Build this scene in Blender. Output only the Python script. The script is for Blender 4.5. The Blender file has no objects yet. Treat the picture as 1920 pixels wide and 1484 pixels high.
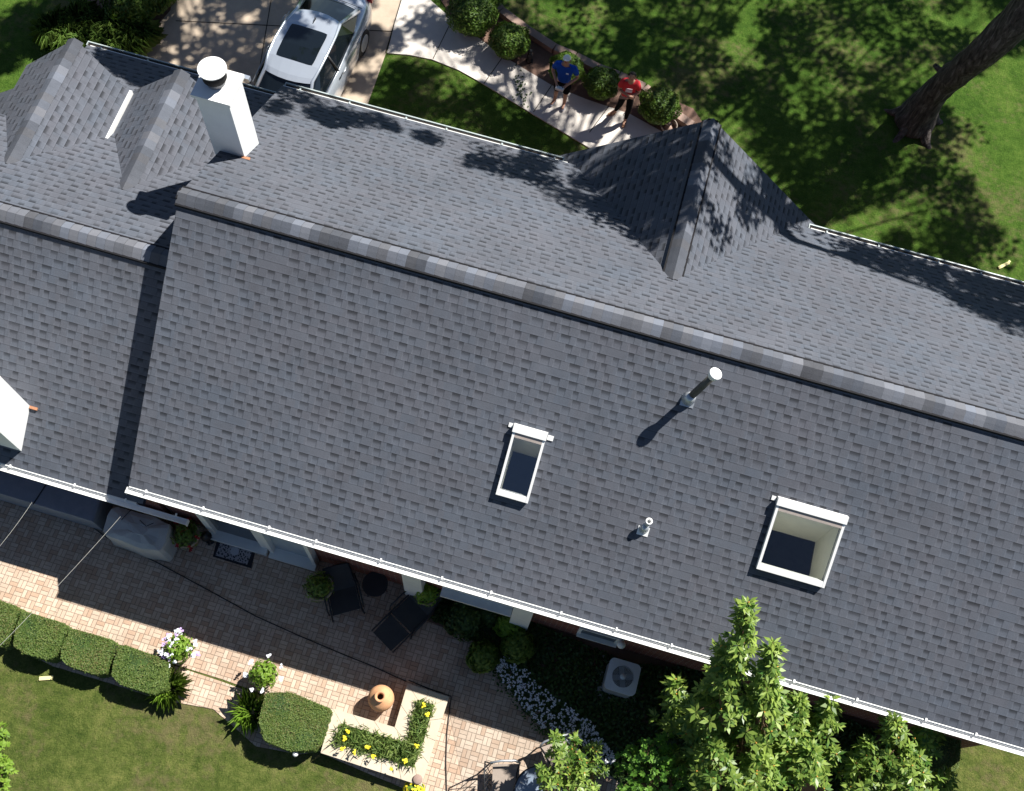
import bpy, math, random
import numpy as np
from mathutils import Vector, Matrix
R = math.radians
random.seed(7); rng = np.random.default_rng(11)
sc = bpy.context.scene
col = sc.collection
# ------------------------------------------------------------ camera, world, sun
CH = 21.53
cd = bpy.data.cameras.new('camera'); cam = bpy.data.objects.new('camera', cd); col.objects.link(cam)
cam.location = (0, 0, CH); cam.rotation_euler = (0.3777, -0.0534, 0.2754)
cd.sensor_width = 36; cd.lens = 38.44; cd.clip_start = .1; cd.clip_end = 500
sc.camera = cam
SUN = Vector((.52, .60, 1.0))            # towards the sun, per metre of height
w = bpy.data.worlds.new("World"); sc.world = w; w.use_nodes = True
nt = w.node_tree; bg = nt.nodes['Background']
sky = nt.nodes.new('ShaderNodeTexSky'); sky.sky_type = 'NISHITA'; sky.sun_disc = False
elev = math.atan2(1, math.hypot(SUN.x, SUN.y))
sky.sun_elevation = elev; sky.sun_rotation = math.atan2(SUN.x, SUN.y)
nt.links.new(sky.outputs[0], bg.inputs[0]); sky.air_density = .65; sky.dust_density = .2; bg.inputs[1].default_value = .05
sl = bpy.data.lights.new('sun', 'SUN'); sl.energy = 5.0; sl.angle = R(.5); sl.color = (1, .965, .91)
so = bpy.data.objects.new('sun', sl); col.objects.link(so); so.location = (0, 0, 40)
so.rotation_euler = SUN.to_track_quat('Z', 'Y').to_euler()
sc.view_settings.view_transform = 'Standard'; sc.view_settings.look = 'None'
sc.view_settings.exposure = .87; sc.view_settings.gamma = 1
sc.render.engine = 'CYCLES'
CM = cam.rotation_euler.to_matrix(); CP = Vector(cam.location); F = 2050.36

def G(px, py, z=0.):                     # point of the photograph -> place at height z
    d = CM @ Vector(((px-960)/F, -(py-742)/F, -1)); return CP + d*((z-CH)/d.z)
def PJ(p):
    d = CM.transposed() @ (Vector(p)-CP); return (960+F*d.x/-d.z, 742-F*d.y/-d.z)
def inframe(p, m=45):
    x, y = PJ(p); return -m < x < 1920+m and -m < y < 1484+m

# ------------------------------------------------------------ bookkeeping
OFF = {}
def tag(o, label=None, cat=None, group=None, kind=None):
    if label: o['label'] = label
    if cat: o['category'] = cat
    if group: o['group'] = group
    if kind: o['kind'] = kind
    return o
def thing(name, label, cat, loc=(0, 0, 0), group=None):
    o = bpy.data.objects.new(name, None); col.objects.link(o); o.location = loc
    o.empty_display_size = .2; OFF[o] = Vector(loc); return tag(o, label, cat, group)
def link(name, me, parent=None, base=None):
    o = bpy.data.objects.new(name, me); col.objects.link(o)
    if parent is not None:
        o.parent = parent; off = OFF[parent]
    else:
        off = Vector(base) if base is not None else Vector((0, 0, 0)); o.location = off
    OFF[o] = off
    if off.length > 0: me.transform(Matrix.Translation(-off))
    return o
class MB:
    def __init__(s): s.v = []; s.f = []; s.uv = []; s.sm = []
    def face(s, pts, uv=None, sm=False):
        n = len(s.v); s.v += [tuple(p) for p in pts]; s.f.append(list(range(n, n+len(pts))))
        s.uv.append(uv if uv else [(0, 0)]*len(pts)); s.sm.append(sm)
    def hexa(s, b, t):                   # bottom loop, top loop (ccw seen from above)
        n = len(b)
        s.face(list(reversed(b))); s.face(t)
        for i in range(n):
            j = (i+1) % n; s.face([b[i], b[j], t[j], t[i]])
    def box(s, c, size, rz=0., M=None):
        x, y, z = [k/2 for k in size]; c = Vector(c)
        m = M if M is not None else Matrix.Rotation(rz, 3, 'Z')
        P = lambda a, b, d: c + m @ Vector((a*x, b*y, d*z))
        b = [P(-1, -1, -1), P(1, -1, -1), P(1, 1, -1), P(-1, 1, -1)]; t = [P(-1, -1, 1), P(1, -1, 1), P(1, 1, 1), P(-1, 1, 1)]
        s.hexa(b, t); return s
    def bar(s, a, b, wd, ht=None):       # square bar from a to b
        a = Vector(a); b = Vector(b); ht = ht or wd; d = (b-a); L = d.length; d.normalize()
        q = d.to_track_quat('X', 'Z').to_matrix(); s.box((a+b)/2, (L, wd, ht), M=q); return s
    def tube(s, pts, rad, n=8, cap=True, sm=True):
        pts = [Vector(p) for p in pts]; rad = rad if hasattr(rad, '__len__') else [rad]*len(pts)
        rings = []; up = None
        for i, p in enumerate(pts):
            d = (pts[min(i+1, len(pts)-1)]-pts[max(i-1, 0)]).normalized()
            if up is None: up = d.orthogonal().normalized()
            up = (up - d*up.dot(d)).normalized(); si = d.cross(up)
            rings.append([p + (up*math.cos(k*2*math.pi/n)+si*math.sin(k*2*math.pi/n))*rad[i] for k in range(n)])
        o = len(s.v)
        for r in rings: s.v += [tuple(q) for q in r]
        for i in range(len(rings)-1):
            for k in range(n):
                a = o+i*n+k; b = o+i*n+(k+1) % n
                s.f.append([a, b, b+n, a+n]); s.uv.append([(0, 0)]*4); s.sm.append(sm)
        if cap:
            s.f.append([o+k for k in reversed(range(n))]); s.uv.append([(0, 0)]*n); s.sm.append(False)
            e = o+(len(rings)-1)*n; s.f.append([e+k for k in range(n)]); s.uv.append([(0, 0)]*n); s.sm.append(False)
        return s
    def lathe(s, c, prof, n=24, sm=True, cap=True):
        c = Vector(c); o = len(s.v)
        for r, z in prof:
            for k in range(n): a = k*2*math.pi/n; s.v.append((c.x+r*math.cos(a), c.y+r*math.sin(a), c.z+z))
        for i in range(len(prof)-1):
            for k in range(n):
                a = o+i*n+k; b = o+i*n+(k+1) % n; s.f.append([a, b, b+n, a+n]); s.uv.append([(0, 0)]*4); s.sm.append(sm)
        if cap:
            s.f.append([o+k for k in reversed(range(n))]); s.uv.append([(0, 0)]*n); s.sm.append(False)
            e = o+(len(prof)-1)*n; s.f.append([e+k for k in range(n)]); s.uv.append([(0, 0)]*n); s.sm.append(False)
        return s
    def prism(s, poly, z0, z1):
        s.hexa([Vector((p[0], p[1], z0)) for p in poly], [Vector((p[0], p[1], z1)) for p in poly]); return s
    def plane(s, pts, uo, ud, vd):
        s.face(pts, [((Vector(p)-uo).dot(ud), (Vector(p)-uo).dot(vd)) for p in pts])
    def build(s, name, m, parent=None, base=None, bevel=0):
        me = bpy.data.meshes.new(name); me.from_pydata(s.v, [], s.f)
        ul = me.uv_layers.new(name='UVMap'); ul.data.foreach_set('uv', [c for f in s.uv for t in f for c in t])
        me.polygons.foreach_set('use_smooth', s.sm); me.materials.append(m); me.update()
        o = link(name, me, parent, base)
        if bevel:
            b = o.modifiers.new('b', 'BEVEL'); b.width = bevel; b.segments = 2; b.limit_method = 'ANGLE'
        return o
def ccw(p):
    a = sum(p[i][0]*p[(i+1) % len(p)][1]-p[(i+1) % len(p)][0]*p[i][1] for i in range(len(p)))
    return p if a > 0 else list(reversed(p))
def pxpoly(pts, z=0.): return ccw([G(a, b, z) for a, b in pts])

# ------------------------------------------------------------ materials
class E:                                  # small expression helper over math nodes
    def __init__(s, t, sock): s.t = t; s.s = sock
    def op(s, o, *a):
        n = s.t.nodes.new('ShaderNodeMath'); n.operation = o
        for i, x in enumerate([s]+list(a)):
            if isinstance(x, E): s.t.links.new(x.s, n.inputs[i])
            else: n.inputs[i].default_value = x
        return E(s.t, n.outputs[0])
    def __add__(s, o): return s.op('ADD', o)
    def __sub__(s, o): return s.op('SUBTRACT', o)
    def __mul__(s, o): return s.op('MULTIPLY', o)
    def __truediv__(s, o): return s.op('DIVIDE', o)
    def floor(s): return s.op('FLOOR')
    def fract(s): return s.op('FRACT')
    def gt(s, o): return s.op('GREATER_THAN', o)
    def lt(s, o): return s.op('LESS_THAN', o)
    def inv(s): return (s*-1.)+1.
    def smooth(s, a, b):
        n = s.t.nodes.new('ShaderNodeMapRange'); n.interpolation_type = 'SMOOTHSTEP'
        s.t.links.new(s.s, n.inputs[0]); n.inputs[1].default_value = a; n.inputs[2].default_value = b; return E(s.t, n.outputs[0])
class Mat:
    def __init__(s, name, rough=.8, spec=.3, metal=0.):
        s.m = bpy.data.materials.new(name); s.m.use_nodes = True; s.t = s.m.node_tree
        s.b = s.t.nodes['Principled BSDF']; s.b.inputs['Roughness'].default_value = rough
        s.b.inputs['Specular IOR Level'].default_value = spec; s.b.inputs['Metallic'].default_value = metal
    def n(s, k): return s.t.nodes.new(k)
    def coord(s, k='Object'):
        n = s.n('ShaderNodeTexCoord'); return n.outputs[k]
    def world(s): return s.n('ShaderNodeNewGeometry').outputs['Position']
    def xyz(s, sock):
        n = s.n('ShaderNodeSeparateXYZ'); s.t.links.new(sock, n.inputs[0]); return [E(s.t, o) for o in n.outputs]
    def vec(s, *a):
        n = s.n('ShaderNodeCombineXYZ')
        for i, x in enumerate(a):
            if isinstance(x, E): s.t.links.new(x.s, n.inputs[i])
            else: n.inputs[i].default_value = x
        return n.outputs[0]
    def noise(s, sock, scale, det=3., rough=.55, dist=0.):
        n = s.n('ShaderNodeTexNoise'); n.inputs['Scale'].default_value = scale; n.inputs['Detail'].default_value = det
        n.inputs['Roughness'].default_value = rough; n.inputs['Distortion'].default_value = dist
        if sock is not None: s.t.links.new(sock, n.inputs['Vector'])
        return E(s.t, n.outputs['Fac'])
    def white(s, *a):
        n = s.n('ShaderNodeTexWhiteNoise'); n.noise_dimensions = '3D'; s.t.links.new(s.vec(*a), n.inputs['Vector']); return E(s.t, n.outputs['Value'])
    def ramp(s, fac, stops):
        n = s.n('ShaderNodeValToRGB'); s.t.links.new(fac.s, n.inputs[0]); e = n.color_ramp.elements
        while len(e) < len(stops): e.new(.5)
        for i, (p, c) in enumerate(stops): e[i].position = p; e[i].color = (*c, 1)
        return n.outputs[0]
    def mix(s, fac, a, b, mode='MIX'):
        n = s.n('ShaderNodeMix'); n.data_type = 'RGBA'; n.blend_type = mode; n.clamp_factor = True
        for k, x in ((0, fac), (6, a), (7, b)):
            if isinstance(x, E): s.t.links.new(x.s, n.inputs[k])
            elif isinstance(x, bpy.types.NodeSocket): s.t.links.new(x, n.inputs[k])
            elif k == 0: n.inputs[0].default_value = x
            else: n.inputs[k].default_value = (*x, 1)
        return n.outputs[2]
    def scale(s, c, e):                    # colour times value
        return s.mix(1., c, e, 'MULTIPLY')
    def color(s, c):
        if isinstance(c, tuple): s.b.inputs['Base Color'].default_value = (*c, 1)
        else: s.t.links.new(c, s.b.inputs['Base Color'])
        return s
    def bump(s, h, dist=.01, st=1.):
        n = s.n('ShaderNodeBump'); n.inputs['Distance'].default_value = dist; n.inputs['Strength'].default_value = st
        s.t.links.new(h.s, n.inputs['Height']); s.t.links.new(n.outputs[0], s.b.inputs['Normal']); return s
def plain(name, c, rough=.6, spec=.3, metal=0., var=.12, sc_=6.):
    m = Mat(name, rough, spec, metal); p = m.world()
    f = m.noise(p, sc_, 4.)*.7 + m.noise(p, sc_*9, 2.)*.3
    m.color(m.ramp(f, [(.3, tuple(k*(1-var) for k in c)), (.7, tuple(min(1, k*(1+var)) for k in c))])); return m.m

def shingle_mat(name, base, ex=.143, warm=.5):
    m = Mat(name, .92, .25); u, v, _ = m.xyz(m.coord('UV')); r = (v/ex).floor(); fv = (v/ex).fract()
    rr = m.white(r, 3.1, 0.); c = u/.275 + rr*9. + (m.noise(m.vec(u*.9, r*3.7, 0.), 1.2, 2.)-.5)*1.3; ci = c.floor(); fc = c.fract()
    st = m.white(ci, r, 2.)*.22+.02; wd = m.white(ci, r, 1.)*.28+.42; e1 = (fc-st)*10.; e2 = (st+wd-fc)*10.
    gap = e1.op('MINIMUM', e2).smooth(0., .8)*(m.white(ci, r, 5.).gt(.06)); tab = gap.inv()
    sh = m.white((c*1.0+st).floor(), r, 7.); sh2 = m.white(((u/.5)+rr*5.).floor(), r, 4.)
    w_ = m.world()
    streak = m.noise(m.vec(u*2.2, v*.16, 0.), 1.6, 4., .65); big = m.noise(w_, .55, 3.); gran = m.noise(w_, 55., 2., .8); mid = m.noise(w_, 3.5, 3.)
    dark = gap*fv.smooth(.38, .86)*(m.white(ci, r, 12.)*.5+.5)  # shingle's own dark band plus shade below the tab above, in the colour
    butt_shade = fv.smooth(.88, .97)  # row line: shade under the butt edge above, put into the colour
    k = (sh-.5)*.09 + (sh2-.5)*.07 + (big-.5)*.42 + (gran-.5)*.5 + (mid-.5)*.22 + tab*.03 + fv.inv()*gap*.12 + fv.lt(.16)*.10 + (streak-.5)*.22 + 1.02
    k = k*(dark*-.64+1.)*(butt_shade*-.36+1.)
    hue = m.white(ci, r, 21.)*.25 + m.noise(w_, .7, 3.)*.75 + sh2*.05
    cc = m.ramp(hue, [(.28, tuple(a*b for a, b in zip(base, (1.025, .99, .98)))), (.5, base), (.75, tuple(a*b for a, b in zip(base, (.95, 1.01, 1.05))))])
    m.color(m.scale(cc, k)); h = tab*.55 + fv.inv()*.45 + gran*.25
    m.bump(h, .011, .8); return m.m
SB = (.088, .095, .113)
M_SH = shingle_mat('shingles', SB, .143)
def cap_mat():
    m = Mat('cap_shingles', .92, .2); u, v, _ = m.xyz(m.coord('UV')); ci = (u/.165).floor(); r = m.white((ci*.5).floor(), 1., 1.); r2 = m.white((ci*.25+.3).floor(), 2., 5.)
    w_ = m.world(); gran = m.noise(w_, 55., 2., .8)
    k = (r-.5)*.85 + (r2-.5)*.2 + (gran-.5)*.4 + (m.noise(w_, 6., 2.)-.5)*.3 + 1.16
    edge = (u/.165).fract().smooth(0., .06); k = k*(edge*.30+.70)
    m.color(m.scale(m.ramp(m.white(ci, 7., 3.), [(.2, (.114, .118, .132)), (.8, (.110, .121, .145))]), k)); m.bump(gran, .004, .7); return m.m
M_CAP = cap_mat()
M_WHITE = plain('white_metal', (.80, .80, .78), .35, .5, 0, .04)
M_GUT = plain('grey_gutter', (.42, .48, .47), .45, .4, 0, .12); M_TRIM = plain('white_trim', (.72, .73, .70), .5, .4, 0, .06)  # M_GUT: duller, greener grey than the white metal
M_CREAM = plain('cream_paint', (.88, .87, .76), .7, .2, 0, .05)
M_STUCCO = plain('white_stucco', (.78, .79, .78), .8, .2, 0, .05, 3.)
M_GREYM = plain('galvanised', (.50, .53, .56), .4, .5, .6, .15)
M_PIPE = plain('dark_pipe', (.10, .095, .085), .6, .3, .2, .25)
M_BLACKV = plain('ridge_vent_plastic', (.012, .012, .014), .8, .2)
M_COPPER = plain('rusty_flashing', (.42, .20, .11), .6, .3, .2, .3)
M_DARK = plain('dark_interior', (.035, .03, .026), .9, .1)
M_BLACK = plain('black_metal', (.018, .018, .02), .5, .4, 0, .2)
M_SLING = plain('dark_sling', (.050, .050, .050), .8, .2, 0, .15)
M_TAUPE = plain('taupe_sling', (.30, .25, .21), .85, .15, 0, .1)
M_BARK = None
def bark():
    m = Mat('bark', .95, .1); p = m.coord('Object'); x, y, z = m.xyz(p)
    f = m.noise(m.vec(x*6., y*6., z*1.2), 2.2, 5., .65, .6)
    m.color(m.ramp(f, [(.3, (.022, .019, .018)), (.55, (.10, .085, .078)), (.75, (.24, .21, .195))])); m.bump(f, .06, 1.); return m.m
M_BARK = bark()
def brick():
    m = Mat('red_brick', .9, .2); x, y, z = m.xyz(m.world()); n = m.n('ShaderNodeTexBrick')
    n.inputs['Color1'].default_value = (.24, .075, .045, 1); n.inputs['Color2'].default_value = (.16, .045, .03, 1); n.inputs['Mortar'].default_value = (.3, .26, .22, 1)
    n.inputs['Scale'].default_value = 1; n.inputs['Brick Width'].default_value = .215; n.inputs['Row Height'].default_value = .075; n.inputs['Mortar Size'].default_value = .006
    m.t.links.new(m.vec(x+y, z, 0.), n.inputs['Vector']); m.color(n.outputs[0]); return m.m
M_BRICK = brick()
def glass(name, tint=(1, 1, 1), refl=.12):
    m = Mat(name); t = m.t; tr = m.n('ShaderNodeBsdfTransparent'); tr.inputs[0].default_value = (*tint, 1)
    gl = m.n('ShaderNodeBsdfGlossy'); gl.inputs['Roughness'].default_value = .02
    fr = m.n('ShaderNodeLayerWeight'); fr.inputs[0].default_value = .5
    fc = E(t, fr.outputs['Facing']); e = fc*fc*fc*.5+refl; mx = m.n('ShaderNodeMixShader'); t.links.new(e.s, mx.inputs[0]); t.links.new(tr.outputs[0], mx.inputs[1]); t.links.new(gl.outputs[0], mx.inputs[2])
    t.links.new(mx.outputs[0], t.nodes['Material Output'].inputs[0]); return m.m
M_GLASS = glass('clear_glass', (.96, .98, .96), .17); M_GLASSR = glass('coated_glass', (.90, .93, .95), .36)
def dglass():
    m = Mat('dark_glass', .04, .8); m.color((.006, .009, .012)); return m.m
M_DG = dglass()
def leafmat(name, a, b, tr=.35, rough=.55, brown=None):
    m = Mat(name, rough, .35); t = m.t; g = m.n('ShaderNodeNewGeometry'); rnd = E(t, g.outputs['Random Per Island'])
    f = rnd*.65 + m.noise(g.outputs['Position'], 2.2, 3.)*.7 - .17
    c = m.ramp(f, [(.1, a), (.9, b)])
    if brown: c = m.mix((m.noise(g.outputs['Position'], 1.7, 5., .7, .5)*.7+rnd*.25).smooth(.50, .68)*brown, c, (.16, .125, .05))
    m.color(c)
    tl = m.n('ShaderNodeBsdfTranslucent'); t.links.new(c, tl.inputs[0]); mx = m.n('ShaderNodeMixShader'); mx.inputs[0].default_value = tr
    t.links.new(m.b.outputs[0], mx.inputs[1]); t.links.new(tl.outputs[0], mx.inputs[2]); t.links.new(mx.outputs[0], t.nodes['Material Output'].inputs[0]); return m.m
L_TREE = leafmat('tree_leaf', (.045, .14, .022), (.38, .50, .10), .42, .36)
L_CANOPY = leafmat('canopy_leaf', (.03, .08, .012), (.07, .15, .02), .15)
L_HEDGE = leafmat('hedge_leaf', (.055, .11, .018), (.15, .20, .045), .2, .6, .7)
L_BALL = leafmat('shrub_leaf', (.035, .09, .012), (.13, .22, .025), .25, .55, .35)
L_DARK = leafmat('groundcover_leaf', (.02, .05, .012), (.06, .11, .02), .2)
L_LIME = leafmat('lime_leaf', (.12, .24, .02), (.26, .40, .05), .4)
L_FERN = leafmat('fern_leaf', (.06, .13, .015), (.20, .28, .05), .35)
L_PLANT = leafmat('planter_leaf', (.07, .15, .03), (.28, .36, .10), .4); L_BLADE = leafmat('blade_leaf', (.06, .13, .02), (.16, .24, .05), .3)
M_WHITEF = plain('white_petal', (.74, .76, .80), .7, .2, 0, .05)
M_PURPF = plain('lilac_petal', (.55, .40, .70), .7, .2, 0, .1)
M_YELF = plain('yellow_petal', (.85, .70, .04), .7, .2, 0, .1)
M_ORANGE = plain('orange_stalk', (.55, .26, .05), .7, .2, 0, .2)
M_STEM = plain('stem', (.14, .09, .05), .8, .2, 0, .3)
def ground_mat():
    m = Mat('lawn', .95, .1); p = m.world(); x, y, z = m.xyz(p)
    f = m.noise(p, .7, 4., .6)*.4 + m.noise(p, 4.5, 5., .75)*.55 + m.noise(p, 30., 4., .85)*.6 - .27
    fr = m.ramp(f, [(.32, (.024, .062, .008)), (.5, (.060, .122, .016)), (.70, (.13, .20, .036))])
    bk = m.ramp(f, [(.34, (.036, .062, .011)), (.5, (.088, .118, .025)), (.68, (.19, .20, .058))])
    cc = m.mix(y.smooth(5., 8.), bk, fr)
    br = (m.noise(p, .45, 5., .7, .5)*.65+m.noise(p, 6., 4., .7)*.45).smooth(.53, .70)
    cc = m.mix(br*.6, cc, (.18, .14, .075)); m.color(cc)
    m.bump(m.noise(p, 38., 4., .8)*.6+m.noise(p, 9., 3.)*.6, .07, 1.); return m.m
M_LAWN = ground_mat()
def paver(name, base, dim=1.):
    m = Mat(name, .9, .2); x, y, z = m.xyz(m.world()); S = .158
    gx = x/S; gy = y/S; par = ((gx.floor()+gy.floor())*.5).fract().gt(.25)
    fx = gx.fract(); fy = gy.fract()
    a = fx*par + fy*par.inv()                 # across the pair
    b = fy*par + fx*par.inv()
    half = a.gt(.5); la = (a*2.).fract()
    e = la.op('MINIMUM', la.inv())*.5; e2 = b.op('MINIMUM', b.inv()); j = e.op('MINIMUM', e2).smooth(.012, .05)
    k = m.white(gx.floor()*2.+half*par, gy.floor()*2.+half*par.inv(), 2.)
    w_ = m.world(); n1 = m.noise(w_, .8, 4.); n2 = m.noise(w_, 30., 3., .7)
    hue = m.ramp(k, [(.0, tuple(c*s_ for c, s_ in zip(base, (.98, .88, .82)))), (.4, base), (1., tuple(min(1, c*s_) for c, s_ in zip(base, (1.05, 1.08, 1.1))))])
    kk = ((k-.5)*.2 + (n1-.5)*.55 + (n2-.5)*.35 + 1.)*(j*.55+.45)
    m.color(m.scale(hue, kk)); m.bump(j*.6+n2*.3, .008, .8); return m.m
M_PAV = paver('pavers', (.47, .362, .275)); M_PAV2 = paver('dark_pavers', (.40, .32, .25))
def concrete(name, base, v=.2, jx=None):
    m = Mat(name, .9, .2); p = m.world(); f = m.noise(p, .6, 5., .6)*.5+m.noise(p, 4., 5., .7)*.35+m.noise(p, 40., 3., .8)*.25
    c = m.ramp(f, [(.32, tuple(k*(1-v) for k in base)), (.72, tuple(min(1, k*(1+v)) for k in base))]); 
    if jx: c = m.mix((m.noise(p, .35, 4., .6)*.6+m.noise(p, 3., 4.)*.4).smooth(.5, .7)*.5, c, tuple(k*.6 for k in base))
    m.color(c); m.bump(f, .01, .5); return m.m
M_DRIVE = concrete('driveway_concrete', (.46, .375, .285), .2, True); M_WALK = concrete('walk_concrete', (.60, .555, .50), .16)
M_SOIL = concrete('mulch', (.16, .10, .075), .45); M_STONE = concrete('cap_stone', (.50, .43, .33), .22); M_STONE_P = concrete('pink_stone', (.31, .22, .18), .25)

# ------------------------------------------------------------ leaf helpers
def diamond_mesh(name, pos, nrm, ln, wd, m, parent=None, base=None, dirs=None, bend=None):
    N = len(pos); nrm = nrm/np.linalg.norm(nrm, axis=1, keepdims=True)
    if dirs is None:
        d = rng.normal(size=(N, 3)); d -= nrm*np.sum(d*nrm, 1, keepdims=True)
    else: d = dirs.copy()
    d /= np.linalg.norm(d, axis=1, keepdims=True)+1e-9; s = np.cross(nrm, d); s /= np.linalg.norm(s, axis=1, keepdims=True)+1e-9
    ln = np.broadcast_to(ln, (N,))[:, None]; wd = np.broadcast_to(wd, (N,))[:, None]
    V = np.empty((N, 4, 3)); V[:, 0] = pos-d*ln/2; V[:, 1] = pos+s*wd/2; V[:, 2] = pos+d*ln/2; V[:, 3] = pos-s*wd/2
    if bend is not None: V[:, 2] += bend; V[:, 0] += bend*.3
    me = bpy.data.meshes.new(name); me.vertices.add(N*4); me.vertices.foreach_set('co', V.ravel())
    me.loops.add(N*4); me.loops.foreach_set('vertex_index', np.arange(N*4, dtype=np.int32))
    me.polygons.add(N); me.polygons.foreach_set('loop_start', np.arange(0, N*4, 4, dtype=np.int32))
    me.update(calc_edges=True); me.validate(); me.materials.append(m)
    return link(name, me, parent, base)
def unit(n): v = rng.normal(size=(n, 3)); return v/np.linalg.norm(v, axis=1, keepdims=True)
def V3(p): return np.array([p[0], p[1], p[2]])
def inpoly(x, y, poly):
    c = np.zeros(len(x), bool); n = len(poly)
    for i in range(n):
        x1, y1 = poly[i][0], poly[i][1]; x2, y2 = poly[(i+1) % n][0], poly[(i+1) % n][1]
        if y1 == y2: continue
        k = ((y1 > y) != (y2 > y)) & (x < (x2-x1)*(y-y1)/(y2-y1)+x1); c ^= k
    return c
def scatter(poly, n):
    a = np.array([(p[0], p[1]) for p in poly]); lo = a.min(0); hi = a.max(0); out = []
    while len(out) < n:
        q = lo+rng.random((n*2, 2))*(hi-lo); q = q[inpoly(q[:, 0], q[:, 1], poly)]; out += list(q)
    return np.array(out[:n])
def rosettes(cent, axis, per=9, L=.13, W=.045, droop=.35):
    """whorls of leaves round each tip; cent,axis (N,3)"""
    N = len(cent); pos = []; nr = []; dr = []; bd = []; ln = []
    for i in range(per):
        ph = i*2*math.pi/per+rng.random(N)*.9
        a = axis/np.linalg.norm(axis, axis=1, keepdims=True)
        ref = np.tile(np.array([.3, .2, .93]), (N, 1)); s1 = np.cross(a, ref); s1 /= np.linalg.norm(s1, axis=1, keepdims=True)+1e-9; s2 = np.cross(a, s1)
        out = s1*np.cos(ph)[:, None]+s2*np.sin(ph)[:, None]; up = (rng.random(N)*.9-.15)[:, None]
        d = out+a*up; d /= np.linalg.norm(d, axis=1, keepdims=True); l = L*(.7+.6*rng.random(N))
        pos.append(cent+d*(l*.55)[:, None]); dr.append(d); nn = a-d*np.sum(a*d, 1, keepdims=True)+unit(N)*.25; nr.append(nn); ln.append(l)
        bd.append(np.stack([np.zeros(N), np.zeros(N), -droop*l*rng.random(N)], 1))
    return np.concatenate(pos), np.concatenate(nr), np.concatenate(ln), np.concatenate(dr), np.concatenate(bd)

# ============================================================ GROUND
me = MB(); me.face([(-90, -60, 0), (90, -60, 0), (90, 120, 0), (-90, 120, 0)]); tag(me.build('lawn', M_LAWN), kind='structure')
def sheet(name, poly, z, m, th=None):
    b = MB()
    if th: b.prism(poly, z-th, z)
    else: b.face([(p[0], p[1], z) for p in poly])
    return tag(b.build(name, m), kind='structure')
drive = pxpoly([(322, -60), (312, 25), (285, 60), (240, 105), (200, 200), (660, 300), (690, 195), (724, 100), (752, 0), (768, -60)])
sheet('driveway', drive, .012, M_DRIVE)
walk = pxpoly([(726, 101), (770, 105), (810, 113), (860, 133), (905, 158), (1010, 222), (1112, 283), (1150, 330), (1330, 330), (1240, 248), (1180, 215), (1100, 188), (1035, 162), (945, 108), (900, 75), (848, 38), (805, 0), (790, -20), (757, -20)])
sheet('walkway', walk, .03, M_WALK, .1)
jm = MB()
for a, b in [((753, 0), (723, 101)), ((848, 38), (812, 112)), ((943, 108), (907, 159)), ((1034, 162), (1000, 212)), ((1142, 200), (1105, 250))]:
    p, q = G(*a, .0), G(*b, .0); p.z = q.z = .0325; jm.bar(p, q, .018, .004)
for a, b in [((330, 40), (735, 60)), ((480, 170), (512, -20))]:
    p, q = G(*a, 0), G(*b, 0); p.z = q.z = .0145; jm.bar(p, q, .02, .004)
jm.build('expansion_joint', M_DARK); tag(bpy.data.objects['expansion_joint'], kind='structure')
bed1 = pxpoly([(1230, 250), (1330, 250), (1300, 205), (1210, 165), (1120, 128), (1040, 90), (985, 58), (920, 10), (880, -40), (800, -40), (850, 38), (945, 108), (1035, 163), (1120, 205)])
sheet('planting_bed', bed1, .02, M_SOIL)
bed0 = pxpoly([(150, 20), (200, -40), (330, -60), (320, 20), (290, 55), (250, 105), (190, 140), (150, 110), (85, 60)])
sheet('planting_bed', bed0, .016, M_SOIL)
patio = pxpoly([(-300, 1020), (-20, 1125), (40, 1148), (300, 1238), (420, 1275), (500, 1305), (620, 1332), (600, 1412), (700, 1455), (770, 1484), (760, 1560), (1300, 1620), (1210, 1484), (1090, 1400), (960, 1260), (930, 1225), (870, 1190), (800, 1160), (800, 1020), (620, 960), (300, 860), (-300, 700)])
sheet('patio', patio, .010, M_PAV)
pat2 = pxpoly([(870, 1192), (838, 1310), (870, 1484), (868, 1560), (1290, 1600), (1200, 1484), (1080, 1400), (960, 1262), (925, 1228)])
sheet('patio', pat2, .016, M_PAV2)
bed2 = pxpoly([(800, 1010), (800, 1165), (870, 1192), (925, 1228), (960, 1262), (1080, 1400), (1200, 1484), (1700, 1600), (1650, 1400), (1650, 1300), (1300, 1180)])
sheet('planting_bed', bed2, .022, M_SOIL)
bed3 = pxpoly([(-40, 1118), (45, 1150), (300, 1240), (420, 1280), (500, 1310), (622, 1335), (602, 1410), (560, 1415), (480, 1400), (400, 1330), (300, 1312), (200, 1280), (100, 1250), (0, 1200), (-40, 1190)])
sheet('planting_bed', bed3, .018, M_PAV)

# ============================================================ HOUSE
Yr, Zr, Yb, Zb, Yf, Zf, S = 8.16, 5.64, 3.80, 2.97, 12.52, 2.97, .612
XL, XR = -7.14, 9.25
def xl(y): return -7.17-.045*(y-8.16)
house = thing('house', 'brick house with grey asphalt shingle roofs, white chimneys and two skylights', 'house', (0, 8.16, 0))
def zb(y): return Zr-S*(Yr-y)
def zf(y): return Zr-S*(y-Yr)
SV = Vector((0, 1, S)).normalized()
def B(px, py, off=0.):                    # photo point -> back roof plane
    d = CM @ Vector(((px-960)/F, -(py-742)/F, -1)); t = (Zr-S*Yr+off-CH)/(d.z-S*d.y); return CP+d*t
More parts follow.
